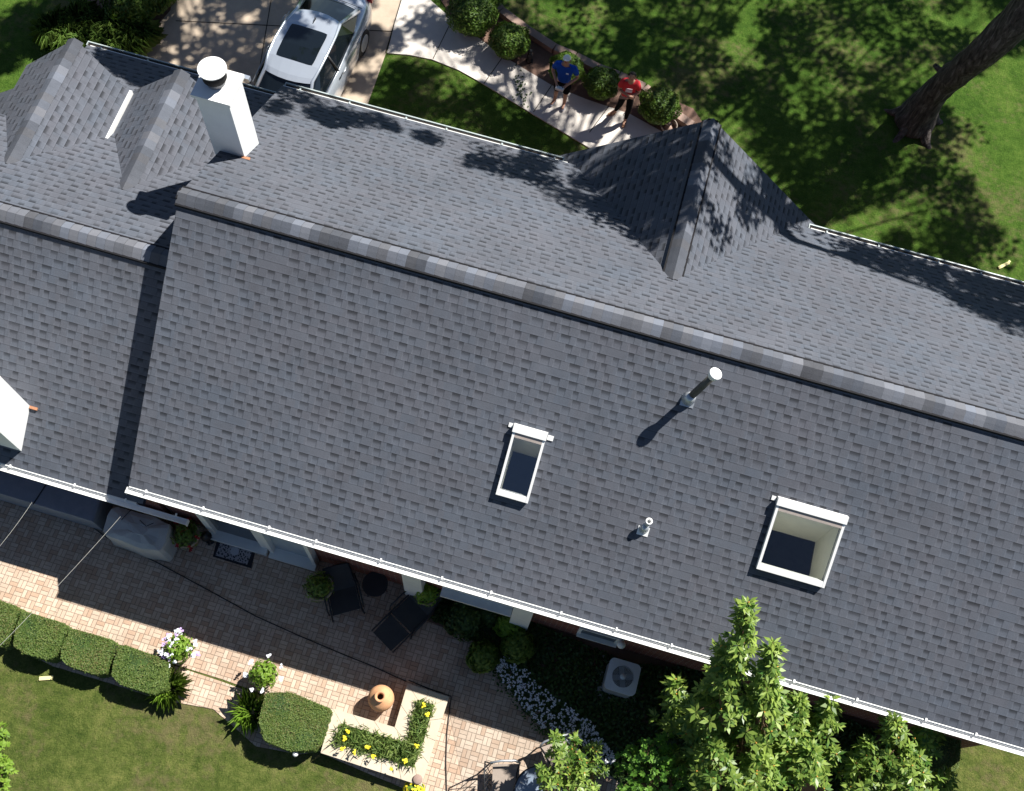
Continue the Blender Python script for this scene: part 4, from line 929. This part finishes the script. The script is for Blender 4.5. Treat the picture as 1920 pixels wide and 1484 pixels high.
flowerpot('flower pot with white and lilac blooms beside the fourth hedge', 332, 1214, .30, .62, L_LIME, M_WHITEF, 24)
c = G(332, 1214, .6); tf = bpy.data.objects['flower_pot']
k = 10; u = unit(k); u[:, 2] = np.abs(u[:, 2])*.5; p = V3((c.x+.05, c.y, .48))+u*np.array([.36, .36, .3]); q = np.repeat(p, 6, 0)+rng.normal(size=(k*6, 3))*.02; diamond_mesh('lilac_blossom', q, unit(k*6)*.4+np.array([0, 0, 1.]), .055, .05, M_PURPF, tf)
flowerpot('flower pot of lime leaves with a few large white blooms beside the big hedge', 492, 1262, .30, .6, L_LIME, M_WHITEF, 9)
flowerpot('potted fern on the shaded patio left of the dark loungers', 596, 1096, .32, .75, L_FERN, M_YELF, 0)
flowerpot('potted bright green plant behind the right dark lounger', 800, 1108, .27, .8, L_LIME, M_YELF, 0)
flowerpot('potted bush with small red flowers between the covered grill and the doormat', 345, 998, .30, .7, L_FERN, plain('red_petal', (.35, .02, .02), .6), 9)
for px, py, lab in [(318, 1290, 'left'), (470, 1335, 'right')]:
    c = G(px, py, .2); tuft('leaf_clump', 'clump of bright strappy leaves at the %s end of the gap between the hedges' % lab, 'plant', c, .40, .38, 260, L_LIME)
# urn
c = G(713, 1307, .62); u_ = thing('terracotta_urn', 'round terracotta urn with a small dark mouth on the sunny patio', 'urn', (c.x, c.y, .01))
TERRA = plain('terracotta', (.62, .33, .17), .8, .25, 0, .2, 4.)
m = MB(); m.lathe((c.x, c.y, .012), [(.11, 0), (.15, .08), (.215, .22), (.245, .36), (.235, .46), (.18, .55), (.10, .60), (.075, .625), (.10, .66), (.105, .675), (.075, .675), (.055, .64), (.06, .52)], 36, cap=False); m.build('body', TERRA, u_)
m = MB(); m.lathe((c.x, c.y, .50), [(.0, 0), (.075, .004)], 20, cap=False); m.build('mouth', M_DARK, u_)
# raised planter
pl = thing('raised_planter', 'L shaped raised planter with pale stone capping and yellow flowers', 'planter', tuple(G(700, 1400, 0)))
PH = .34
ou = [G(a, b, PH) for a, b in [(624, 1329), (740, 1364), (764, 1282), (842, 1307), (790, 1474), (601, 1412)]]
inn = [G(a, b, PH) for a, b in [(640, 1357), (762, 1394), (783, 1312), (815, 1322), (776, 1440), (626, 1393)]]
w_ = MB()
for i in range(6):
    j = (i+1) % 6; a, b = ou[i], ou[j]; ai, bi = inn[i], inn[j]; cc = (a+b+ai+bi)/4
    def z0(p, s_=.90, z=0.): q = cc+(p-cc)*s_; return Vector((q.x, q.y, z))
    q = ccw([a, b, bi, ai]); w_.hexa([z0(p) for p in q], [z0(p, .90, PH-.06) for p in q])
w_.build('wall', plain('planter_block', (.42, .36, .29), .9, .2, 0, .2), pl)
for i in range(6):
    j = (i+1) % 6; a, b, ai, bi = ou[i], ou[j], inn[i], inn[j]; n = max(1, round((b-a).length/.42))
    for k in range(n):
        e = .004/(b-a).length; u0, u1 = k/n+e, (k+1)/n-e; q = ccw([a.lerp(b, u0), a.lerp(b, u1), ai.lerp(bi, u1), ai.lerp(bi, u0)])
        m = MB(); dz = random.uniform(-.004, .004); m.hexa([Vector((p.x, p.y, PH-.058)) for p in q], [Vector((p.x, p.y, PH+dz)) for p in q]); m.build('cap_stone', M_STONE, pl)
m = MB(); q = [Vector((p.x, p.y, PH-.12)) for p in inn]; q = ccw(q); m.face(q); m.build('soil', M_SOIL, pl)
ip = [(p.x, p.y) for p in ccw(inn)]; a = scatter(ip, 1500)+rng.normal(size=(1500, 2))*.05; f = np.column_stack([a, PH-.06+.22*rng.random(1500)])
pp = thing('planter_flowers', 'low green daylily foliage with yellow flowers filling the raised planter', 'plants', tuple(G(700, 1400, .3)))
d = unit(1500); d[:, 2] = np.abs(d[:, 2])+.3; diamond_mesh('foliage', f, unit(1500)+np.array([0, 0, .6]), .22, .024, L_PLANT, pp, dirs=d)
a = scatter(ip, 900); f = np.column_stack([a, PH-.08+.10*rng.random(900)]); diamond_mesh('foliage', f, unit(900)*.7+np.array([0, 0, .8]), .08, .04, L_PLANT, pp)
for px, py in [(794, 1322), (802, 1338), (647, 1385), (641, 1404), (664, 1412), (690, 1402), (733, 1443), (780, 1400), (760, 1426), (700, 1420), (651, 1372)]:
    c = G(px, py, .55); q = np.repeat(V3(c)[None], 8, 0)+rng.normal(size=(8, 3))*.018; diamond_mesh('blossom', q, unit(8)*.4+np.array([0, 0, 1.]), .055, .04, M_YELF, pp)
c = G(783, 1462, .36); m = MB(); m.lathe((c.x, c.y, PH), [(.085, 0), (.09, .03), (.07, .045), (0, .05)], 18); tag(m.build('stone_disc', M_STONE_P, None, (c.x, c.y, PH)), 'round brown stone on the lower corner of the planter capping', 'stone')
c = G(776, 1482, .2); n = 260; u = unit(n); u[:, 2] = abs(u[:, 2]); t = thing('yellow_bush', 'small bush of yellow flowers cut by the bottom edge beside the planter', 'plant', (c.x, c.y, 0))
diamond_mesh('foliage', V3((c.x, c.y, .12))+u*.2, u+unit(n)*.4, .07, .04, L_LIME, t); diamond_mesh('blossom', V3((c.x, c.y, .16))+u[:120]*.2, u[:120]+unit(120)*.3, .06, .045, M_YELF, t)
# path light
c = G(554, 1414, .45); lp = thing('path_light', 'small path light with a white globe by the big hedge', 'path light', (c.x, c.y, 0))
m = MB(); m.tube([(c.x, c.y, 0), (c.x, c.y, .43)], .012, 8); m.build('post', M_BLACK, lp); m = MB(); m.lathe((c.x, c.y, .42), [(.0, 0), (.045, .02), (.055, .05), (.04, .085), (0, .10)], 16); m.build('globe', M_WHITE, lp)
# doormat
m = MB(); q = pxpoly([(409, 1003), (481, 1024), (471, 1066), (399, 1044)], .024); m.hexa([Vector((p.x, p.y, .012)) for p in q], [Vector((p.x, p.y, .024)) for p in q])
mm = Mat('mat_weave', .95, .1); x, y, z = mm.xyz(mm.world()); cen = G(440, 1034, .02)
ca, sa = math.cos(0), 1
dx = x-cen.x; dy = y-cen.y; rr_ = (dx*dx+dy*dy).op('SQRT'); vor = mm.n('ShaderNodeTexVoronoi'); vor.inputs['Scale'].default_value = 24.; mm.t.links.new(mm.world(), vor.inputs['Vector'])
pat = E(mm.t, vor.outputs['Distance']).gt(.42); med = rr_.lt(.085); edge = dx.op('ABSOLUTE').gt(.33).op('MAXIMUM', dy.op('ABSOLUTE').gt(.185))
mm.color(mm.mix(edge, mm.mix(med, mm.mix(pat, (.05, .05, .055), (.33, .31, .32)), (.42, .43, .46)), (.03, .03, .035)))
tag(m.build('doormat', mm.m, None, (cen.x, cen.y, .012)), 'dark doormat with a grey scroll pattern before the sliding door', 'doormat')
# covered grill
t = thing('covered_grill', 'long patio grill under a pale grey cover below the stepped gutter', 'covered grill', tuple(G(250, 990, 0)))
q = pxpoly([(207, 946), (290, 968), (322, 985), (304, 1036), (262, 1030), (186, 1000)], .82); cc = sum(q, Vector())/len(q); nv = 8
m = MB(); Q = []
for i in range(len(q)):
    a, b = q[i], q[(i+1) % len(q)]
    for u in (.12, .37, .63, .88): Q.append(a.lerp(b, u))
rows = []
for f, z in ((1.03, .06), (1.0, .4), (.985, .72), (.95, .81), (.7, .85), (.3, .87)): rows.append([Vector((cc.x+(p.x-cc.x)*f*(1+.02*math.sin(i*2.1+z*9)), cc.y+(p.y-cc.y)*f*(1+.02*math.cos(i*1.7+z*7)), z+.012*math.sin(i*1.3)*(f < 1))) for i, p in enumerate(Q)])
for A_, B_ in zip(rows, rows[1:]):
    for i in range(len(Q)): m.face([A_[i], A_[(i+1) % len(Q)], B_[(i+1) % len(Q)], B_[i]], sm=True)
m.face(rows[-1]); m.build('cover', plain('cover_cloth', (.46, .47, .45), .8, .2, 0, .12, 3.), t)
m = MB(); m.tube([G(228, 975, .885), G(240, 962, .885), G(252, 950, .88)], .008, 5); m.build('strap', M_BLACK, t); m = MB(); m.tube([G(262, 976, .89), G(274, 987, .89), G(288, 981, .89)], .008, 5); m.build('strap', M_BLACK, t)
m = MB(); m.box((cc.x, cc.y, .04), (1.0, .5, .06), rz=-.05); m.build('base', M_BLACK, t)
c = G(388, 1008, .35); t = thing('lantern', 'tall black lantern standing left of the doormat', 'lantern', (c.x, c.y, .012))
m = MB(); m.lathe((c.x, c.y, .012), [(.09, 0), (.09, .03), (.06, .04)], 4, sm=False); m.build('base', M_BLACK, t); m = MB()
for a in range(4): an = a*math.pi/2+.78; m.bar((c.x+.07*math.cos(an), c.y+.07*math.sin(an), .04), (c.x+.07*math.cos(an), c.y+.07*math.sin(an), .42), .012)
m.lathe((c.x, c.y, .42), [(.11, 0), (.06, .06), (.02, .10), (.0, .12)], 12); m.build('frame', M_BLACK, t)
# loungers
def lounger(label, px, py, rz, back, foot):
    c = G(px, py, .35); t = thing('lounge_chair', label, 'lounge chair', (c.x, c.y, .012), 'dark sling loungers on the shaded patio'); t.rotation_euler.z = rz
    def mb2(nm, f, m): k = MB(); f(k); return k.build2(nm, m, t)
    W_ = .29
    seatL = .46
    A0 = Vector((0, 0, .34)); B0 = Vector((0, seatL, .30)); C0 = Vector((0, seatL+.50*math.cos(back), .30+.55*math.sin(back)))
    def slab(k, a, b, w0, w1, th=.02):
        q = [Vector((-w0, a.y, a.z)), Vector((w0, a.y, a.z)), Vector((w1, b.y, b.z)), Vector((-w1, b.y, b.z))]; k.hexa([p-Vector((0, 0, th)) for p in q], q)
    mb2('seat', lambda k: slab(k, A0, B0, W_*.92, W_*.92), M_SLING); mb2('backrest', lambda k: slab(k, B0, C0, W_*.92, W_*.80), M_SLING)
    if foot: mb2('footrest', lambda k: slab(k, Vector((0, -.50, .30)), Vector((0, -.03, .33)), W_*.85, W_*.9), M_SLING)
    for sg in (-1, 1):
        mb2('side_rail', lambda k: k.tube([Vector((sg*W_, -.50 if foot else -.04, .30)), Vector((sg*W_, 0, .345)), Vector((sg*W_, seatL, .31)), Vector((sg*W_*.84, C0.y, C0.z))], .017, 8), M_BLACK)
        mb2('armrest', lambda k: k.tube([Vector((sg*(W_+.04), .02, .34)), Vector((sg*(W_+.05), .06, .55)), Vector((sg*(W_+.05), .42, .58)), Vector((sg*(W_+.01), .66, .5))], .018, 8), M_BLACK)
        for y_ in (.03, .55): mb2('leg', lambda k: k.tube([Vector((sg*W_, y_, .33)), Vector((sg*(W_+.02), y_+(.06 if y_ > .3 else -.08), 0))], .015, 8), M_BLACK)
    mb2('cross_bar', lambda k: k.tube([Vector((-W_*.84, C0.y, C0.z)), Vector((W_*.84, C0.y, C0.z))], .017, 8), M_BLACK)
    return t
lounger('left dark sling lounger, beside the potted fern', 650, 1148, .55, .62, False)
lounger('right dark sling lounger with its footrest out', 752, 1168, -.5, .7, True)
c = G(700, 1105, .45); t = thing('side_table', 'small black side table between the two dark loungers by the wall', 'side table', (c.x, c.y+.1, .012))
m = MB(); m.lathe((c.x, c.y+.1, .44), [(.24, 0), (.25, .012), (.24, .024)], 24); m.build('top', M_BLACK, t)
for k in range(3): an = k*2.09; m = MB(); m.tube([(c.x+.18*math.cos(an), c.y+.1+.18*math.sin(an), .44), (c.x+.22*math.cos(an), c.y+.1+.22*math.sin(an), .012)], .012, 6); m.build('leg', M_BLACK, t)
# black garden hose on the patio
hp = [G(a, b, .026) for a, b in [(150, 972), (200, 1008), (300, 1058), (400, 1112), (480, 1156), (560, 1192), (640, 1226), (700, 1250), (745, 1271), (762, 1278)]]
m = MB(); m.tube(hp, .011, 6); tag(m.build('garden_hose', M_BLACK, None, tuple(hp[0])), 'black hose snaking across the shaded pavers to the planter', 'hose')
hp = [G(a, b, .03) for a, b in [(766, 1276), (800, 1290), (846, 1306), (843, 1330), (838, 1375), (836, 1430), (838, 1500), (834, 1560)]]
m = MB(); m.tube(hp, .010, 6); tag(m.build('black_cable', M_BLACK, None, tuple(hp[0])), 'thin black cable round the planter corner and down to the bottom edge', 'cable')
# overhead wires
for i, (a, b, lab) in enumerate([(G(232, 962, 2.35), G(-60, 1270, 4.2), 'thin pale overhead wire from the lower gutter over the hedges'), (G(60, 942, 2.3), G(-60, 1090, 3.4), 'short pale overhead wire over the awning corner at far left')]):
    m = MB(); pts = [a.lerp(b, u)-Vector((0, 0, .10*4*u*(1-u))) for u in np.linspace(0, 1, 12)]; m.tube(pts, .0032, 5); tag(m.build('overhead_wire', plain('wire_grey', (.32, .32, .29), .5), None, tuple(a)), lab, 'wire')
# air conditioner
c = G(1168, 1269, .72); ac = thing('air_conditioner', 'square pale grey air conditioner with round fan grille beside the brick wall', 'air conditioner', (c.x, c.y, .022))
def rsq(w0, rad, z, rot=-.0):
    out = []
    for cx_, cy_, a0 in ((w0-rad, w0-rad, 0), (-w0+rad, w0-rad, 90), (-w0+rad, -w0+rad, 180), (w0-rad, -w0+rad, 270)):
        for k_ in range(5): an = R(a0+k_*22.5); out.append(Vector((c.x+cx_+rad*math.cos(an), c.y+cy_+rad*math.sin(an), z)))
    return out
ACM = plain('ac_enamel', (.66, .69, .72), .45, .4, 0, .05)
m = MB(); A_, B_ = rsq(.285, .09, .05), rsq(.285, .09, .66)
for i in range(20): m.face([A_[i], A_[(i+1) % 20], B_[(i+1) % 20], B_[i]], sm=True)
m.build('body', plain('ac_louvres', (.30, .32, .34), .5), ac)
m = MB(); o1, o2 = rsq(.30, .095, .66), rsq(.30, .095, .70); ci = [Vector((c.x+.205*math.cos(a), c.y+.205*math.sin(a), .71)) for a in [R(k*18) for k in range(20)]]; 
for i in range(20): j = (i+1) % 20; m.face([o1[i], o1[j], o2[j], o2[i]]); m.face([o2[i], o2[j], ci[j], ci[i]]); m.face([ci[i], ci[j], ci[j]-Vector((0, 0, .12)), ci[i]-Vector((0, 0, .12))])
m.build('top_cover', ACM, ac)
m = MB(); m.lathe((c.x, c.y, .585), [(0, 0), (.21, .001)], 24, cap=False); m.build('fan_well', M_DARK, ac)
m = MB()
for k in range(4): an = k*math.pi/2+.3; m.box((c.x+.11*math.cos(an), c.y+.11*math.sin(an), .62), (.17, .10, .008), M=Matrix.Rotation(an, 3, 'Z') @ Matrix.Rotation(.4, 3, 'X'))
m.build('fan', plain('fan_metal', (.24, .27, .31), .5), ac)
m = MB(); m.lathe((c.x, c.y, .695), [(.055, 0), (.055, .02), (0, .022)], 16); m.build('fan_hub', ACM, ac)
for k in range(8): m = MB(); r = .065+.019*k; m.tube([(c.x+r*math.cos(a), c.y+r*math.sin(a), .713) for a in np.linspace(0, 2*math.pi, 25)], .0034, 4, cap=False); m.build('grille_ring', ACM, ac)
m = MB(); m.box((c.x, c.y, .035), (.8, .8, .05)); m.build('pad', M_WALK, ac)
# ground cover and flower drift (nobody could count these)
poly = pxpoly([(800, 1100), (805, 1162), (870, 1192), (925, 1228), (965, 1262), (1080, 1400), (1180, 1484), (1330, 1560), (1640, 1560), (1640, 1370), (1330, 1258), (1180, 1245), (990, 1165)])
a = scatter([(p.x, p.y) for p in poly], 22000); hgt = .03+.14*rng.random(22000); cc = G(1200, 1350)
tag(diamond_mesh('ground_cover', np.column_stack([a, hgt]), unit(22000)*.7+np.array([0, 0, 1.]), .09, .05, L_DARK, None, (cc.x, cc.y, 0)), 'dark low ground cover filling the shaded bed round the air conditioner', 'ground cover', kind='stuff')
cl = [(938, 1236), (960, 1262), (985, 1292), (1010, 1318), (1040, 1345), (1070, 1362), (1100, 1378), (1128, 1408), (1150, 1430)]; wd = [15, 22, 22, 28, 30, 28, 22, 14, 8]
pts = []; lf = []
for (p, q, w0, w1) in zip(cl, cl[1:], wd, wd[1:]):
    for _ in range(64):
        u = random.random(); w = w0+(w1-w0)*u; t_ = random.uniform(-1, 1); x = p[0]+(q[0]-p[0])*u+t_*w*.75; y = p[1]+(q[1]-p[1])*u-t_*w*.75; c = G(x, y, .17); pts.append(V3(c))
pts = np.array(pts); q = np.repeat(pts, 4, 0)+rng.normal(size=(len(pts)*4, 3))*np.array([.012, .012, .012]); cc = G(1040, 1345)
tag(diamond_mesh('white_flowers', q, unit(len(q))*.35+np.array([0, 0, 1.]), .032, .026, M_WHITEF, None, (cc.x, cc.y, 0)), 'drift of tiny white flowers along the edge of the dark pavers', 'flowers', kind='stuff')
q = np.repeat(pts, 6, 0)+rng.normal(size=(len(pts)*6, 3))*np.array([.07, .07, .02])-np.array([0, 0, .07]); tag(diamond_mesh('flower_leaves', q, unit(len(q))*.6+np.array([0, 0, 1.]), .07, .035, L_DARK, None, (cc.x, cc.y, 0)), 'dark foliage under the drift of white flowers', 'ground cover', kind='stuff')
for px, py, r, lab, mt in [(955, 1170, .30, 'lime green mound below the right end of the white bay', L_LIME), (970, 1212, .33, 'mid green mound above the start of the white flowers', L_FERN), (905, 1232, .30, 'low green mound at the corner of the pavers', L_FERN), (872, 1160, .42, 'dark loose shrub in front of the white bay', L_DARK), (915, 1150, .26, 'dark shrub with pale tips touching the white bay', L_DARK)]:
    c = G(px, py, .3); blob('mound_plant', lab, 'shrub', (c.x, c.y, .28), r, mt, 1100, .09, .06)

# ------------------------------------------------------------ table and chair at the bottom
TB = G(1012, 1488, .72); t = thing('patio_table', 'round glass topped patio table half hidden under the small tree', 'table', (TB.x, TB.y, .016))
m = MB(); m.lathe((TB.x, TB.y, .705), [(0, 0), (.46, 0), (.46, .012), (0, .012)], 40, cap=False); tg = Mat('table_glass', .06, .9); tg.color((.22, .27, .34)); m.build('glass_top', tg.m, t)
m = MB(); m.tube([(TB.x+.465*math.cos(a), TB.y+.465*math.sin(a), .71) for a in np.linspace(0, 2*math.pi, 41)], .016, 6, cap=False); m.build('rim', M_BLACK, t)
for k in range(4): an = k*math.pi/2+.5; m = MB(); m.tube([(TB.x+.36*math.cos(an), TB.y+.36*math.sin(an), .70), (TB.x+.28*math.cos(an), TB.y+.28*math.sin(an), .35), (TB.x+.4*math.cos(an), TB.y+.4*math.sin(an), .016)], .016, 6); m.build('leg', M_BLACK, t)
def chair(label, px, py, rz):
    c = G(px, py, .44); t = thing('patio_chair', label, 'chair', (c.x, c.y, .016), 'metal chairs round the glass table'); t.rotation_euler.z = rz
    def mb2(nm, f, m): k = MB(); f(k); return k.build2(nm, m, t)
    def sd_(k):
        q = [Vector((-.26, -.25, .42)), Vector((.26, -.25, .42)), Vector((.24, .24, .40)), Vector((-.24, .24, .40))]; k.hexa([p-Vector((0, 0, .05)) for p in q], q)
    mb2('seat', sd_, M_TAUPE)
    L0 = Vector((-.25, .26, .42)); L1 = Vector((-.25, .40, .95)); R0 = Vector((.25, .26, .42)); R1 = Vector((.25, .40, .95))
    mb2('backrest', lambda k: [k.tube([L0, L1, (L1+R1)/2+Vector((0, .01, .05)), R1, R0], .014, 8)]+[k.tube([L0.lerp(R0, u), L1.lerp(R1, min(1, max(0, u+.35)))], .008, 5) for u in (-.0, .2, .4, .6)]+[k.tube([L0.lerp(R0, u), L1.lerp(R1, max(0, u-.35))], .008, 5) for u in (1., .8, .6, .4)], M_BLACK)
    for sg in (-1, 1):
        mb2('armrest', lambda k: k.tube([Vector((sg*.25, .30, .64)), Vector((sg*.29, .1, .66)), Vector((sg*.30, -.16, .65)), Vector((sg*.27, -.24, .60)), Vector((sg*.26, -.25, .42))], .02, 8), M_GREYM)
        for y_ in (-.24, .25): mb2('leg', lambda k: k.tube([Vector((sg*.25, y_, .42)), Vector((sg*.27, y_*1.15, 0))], .015, 8), M_BLACK)
    mb2('brace', lambda k: k.tube([Vector((-.26, -.25, .43)), Vector((-.1, -.2, .44)), Vector((.1, -.2, .44)), Vector((.26, -.25, .43))], .012, 6), M_BLACK)
    return t
chair('black metal patio chair with taupe cushion and lattice back, left of the glass table', 948, 1460, math.pi/2+.25)
chair('black metal patio chair mostly under the small tree, right of the glass table', 1046, 1416, -.9)
a, b = G(1058, 1385, 1.3), G(1136, 1450, 1.3); m = MB(); m.tube([a, b], .018, 8); tag(m.build('white_pole', M_WHITE, None, tuple(a)), 'thin white pole slanting behind the leaves of the small tree', 'pole')

# ------------------------------------------------------------ trees at the bottom
def leaftree(label, spires, trunk, per, L, m, tips_per_m=15, wd=.42, group=None, name='young_tree', orange=True, body=None):
    """spires: list of (base point, tip point, base radius)"""
    tr = Vector(trunk); t = thing(name, label, 'tree', (tr.x, tr.y, 0), group); C = []; AX = []; lim = MB(); tips = []
    for a, b, r in spires:
        a = Vector(a); b = Vector(b); ax = (b-a); Ln = ax.length; axn = ax.normalized(); mid = a.lerp(b, .5)+Vector((random.uniform(-.06, .06), random.uniform(-.06, .06), 0))
        lim.tube([tr+Vector((0, 0, .3)), tr.lerp(a, .6)+Vector((0, 0, .2)), a], [.06, .045, .03], 7); lim.tube([a, mid, b], [.03, .018, .006], 6)
        hs = random.random()*6; n = int(tips_per_m*Ln*(.6+r*2.6)); s1 = axn.orthogonal().normalized(); s2 = axn.cross(s1)
        for i in range(n):
            u = random.random()**.85; an_ = random.random()*2*math.pi; rad = r*(1-u**2.2)**.8*random.random()**.4*(1.05+.35*math.sin(u*11+hs)+.2*math.sin(an_*3+hs)); an = an_; o = (s1*math.cos(an)+s2*math.sin(an))
            p = a.lerp(b, u)+o*rad+Vector((random.uniform(-.07, .07), random.uniform(-.07, .07), random.uniform(-.08, .08))); C.append(V3(p)); AX.append(V3(o*.7+axn*.55+Vector((0, 0, .55))))
            if random.random() < .55: lim.tube([a.lerp(b, max(0, u-.08)), p], [.007, .003], 4, cap=False)
        C.append(V3(b)); AX.append(V3(axn+Vector((0, 0, .3))))
    C = np.array(C); AX = np.array(AX); p, n, l, d, bd = rosettes(C, AX, per, L, wd, .35); diamond_mesh('crown', p, n, l, l*wd*(.7+.6*rng.random(len(l))), m, t, dirs=d, bend=bd)
    tk = MB(); tk.tube([(tr.x, tr.y, -.05), (tr.x+.03, tr.y+.02, .5), tuple(tr+Vector((0, 0, .6)))], [.085, .07, .06], 10); tk.build('trunk', M_STEM, t); lim.build('limb', M_STEM, t)
    if orange:
        sel = [C[i] for i in range(0, len(C), 5)]; k = MB()
        for s_ in sel:
            v = Vector(s_); k.tube([v-Vector((0, 0, .03)), v+Vector((random.uniform(-.02, .02), random.uniform(-.02, .02), .035))], [.006, .010], 5)
        tag(k.build('flower_stalk', M_ORANGE, t), kind='stuff')
    return t
def sp(x0, y0, z0, x1, y1, z1, r): return (G(x0, y0, z0), G(x1, y1, z1), r)
leaftree('tall many tipped green tree growing over the white gutter at the bottom', [
    sp(1372, 1290, 3.8, 1402, 1130, 5.3, .19), sp(1350, 1345, 3.0, 1366, 1215, 4.3, .42), sp(1425, 1330, 3.3, 1450, 1205, 4.7, .22), sp(1430, 1380, 2.6, 1442, 1285, 3.8, .40), sp(1300, 1400, 2.2, 1330, 1290, 3.2, .34), sp(1350, 1480, 2.2, 1340, 1400, 3.0, .46), sp(1420, 1500, 2.2, 1425, 1420, 3.0, .44), sp(1500, 1480, 2., 1520, 1400, 2.8, .34),
    sp(1262, 1370, 1.6, 1270, 1278, 2.5, .22), sp(1330, 1410, 2.0, 1320, 1330, 2.7, .36), sp(1390, 1440, 2.0, 1400, 1350, 2.8, .44), sp(1480, 1410, 1.9, 1500, 1312, 3.0, .32), sp(1535, 1390, 1.9, 1560, 1310, 2.9, .22),
    sp(1475, 1470, 1.8, 1478, 1390, 2.5, .36), sp(1300, 1470, 1.7, 1295, 1410, 2.3, .36), sp(1380, 1520, 1.9, 1385, 1460, 2.5, .42), sp(1540, 1450, 1.8, 1568, 1415, 2.3, .2), sp(1450, 1550, 1.6, 1450, 1500, 2.2, .35)],
    G(1390, 1440, 0), 9, .145, L_TREE, 40, .34)
leaftree('bright broad shrubby tree at the bottom edge left of the tall tree', [sp(1225, 1470, 1.7, 1215, 1392, 2.4, .40), sp(1190, 1460, 1.5, 1182, 1405, 2.1, .30), sp(1262, 1490, 1.7, 1255, 1430, 2.3, .36), sp(1200, 1530, 1.4, 1200, 1480, 2.0, .36), sp(1240, 1430, 1.8, 1240, 1385, 2.3, .26)], G(1220, 1490, 0), 10, .07, leafmat('bright_leaf', (.07, .20, .02), (.20, .38, .05), .35), 42, .6, name='bushy_tree', orange=False)
leaftree('lower green tree at the right of the tall one below the gutter', [sp(1690, 1430, 2.1, 1676, 1352, 3.0, .32), sp(1735, 1410, 2.0, 1742, 1345, 2.8, .22), sp(1640, 1460, 1.8, 1628, 1395, 2.6, .32), sp(1700, 1480, 1.9, 1700, 1410, 2.6, .36), sp(1610, 1480, 1.7, 1604, 1430, 2.3, .26), sp(1720, 1490, 1.6, 1722, 1430, 2.2, .34), sp(1770, 1500, 1.3, 1772, 1450, 1.8, .22), sp(1660, 1540, 1.4, 1660, 1490, 1.9, .36), sp(1608, 1500, 1.4, 1600, 1470, 1.8, .2)],
    G(1690, 1500, 0), 9, .135, L_TREE, 40, .34)
leaftree('small loose leaved tree with a pinkish stem over the glass table', [sp(1060, 1470, 1.6, 1040, 1380, 2.2, .26), sp(1090, 1480, 1.5, 1075, 1385, 2.1, .20), sp(1110, 1470, 1.4, 1115, 1400, 1.9, .22), sp(1035, 1500, 1.5, 1015, 1440, 2.0, .24), sp(1080, 1530, 1.4, 1085, 1450, 1.9, .32)], G(1075, 1490, 0), 9, .105, L_TREE, 34, .38)
leaftree('bush of yellow green leaves cut by the left edge at the bottom', [sp(-12, 1480, .5, 2, 1360, .9, .16), sp(-10, 1500, .4, 12, 1430, .8, .2)], G(-20, 1480, 0), 9, .08, L_LIME, 40, .5, name='lawn_bush', orange=False)
c = G(1530, 1482, .5); m = MB(); m.lathe((c.x, c.y, .022), [(.17, 0), (.24, .40), (.27, .40), (.27, .47), (.23, .47), (.22, .38)], 24); tag(m.build('clay_planter', TERRA, None, (c.x, c.y, .022)), 'brown clay planter at the bottom edge below the tall tree', 'planter')
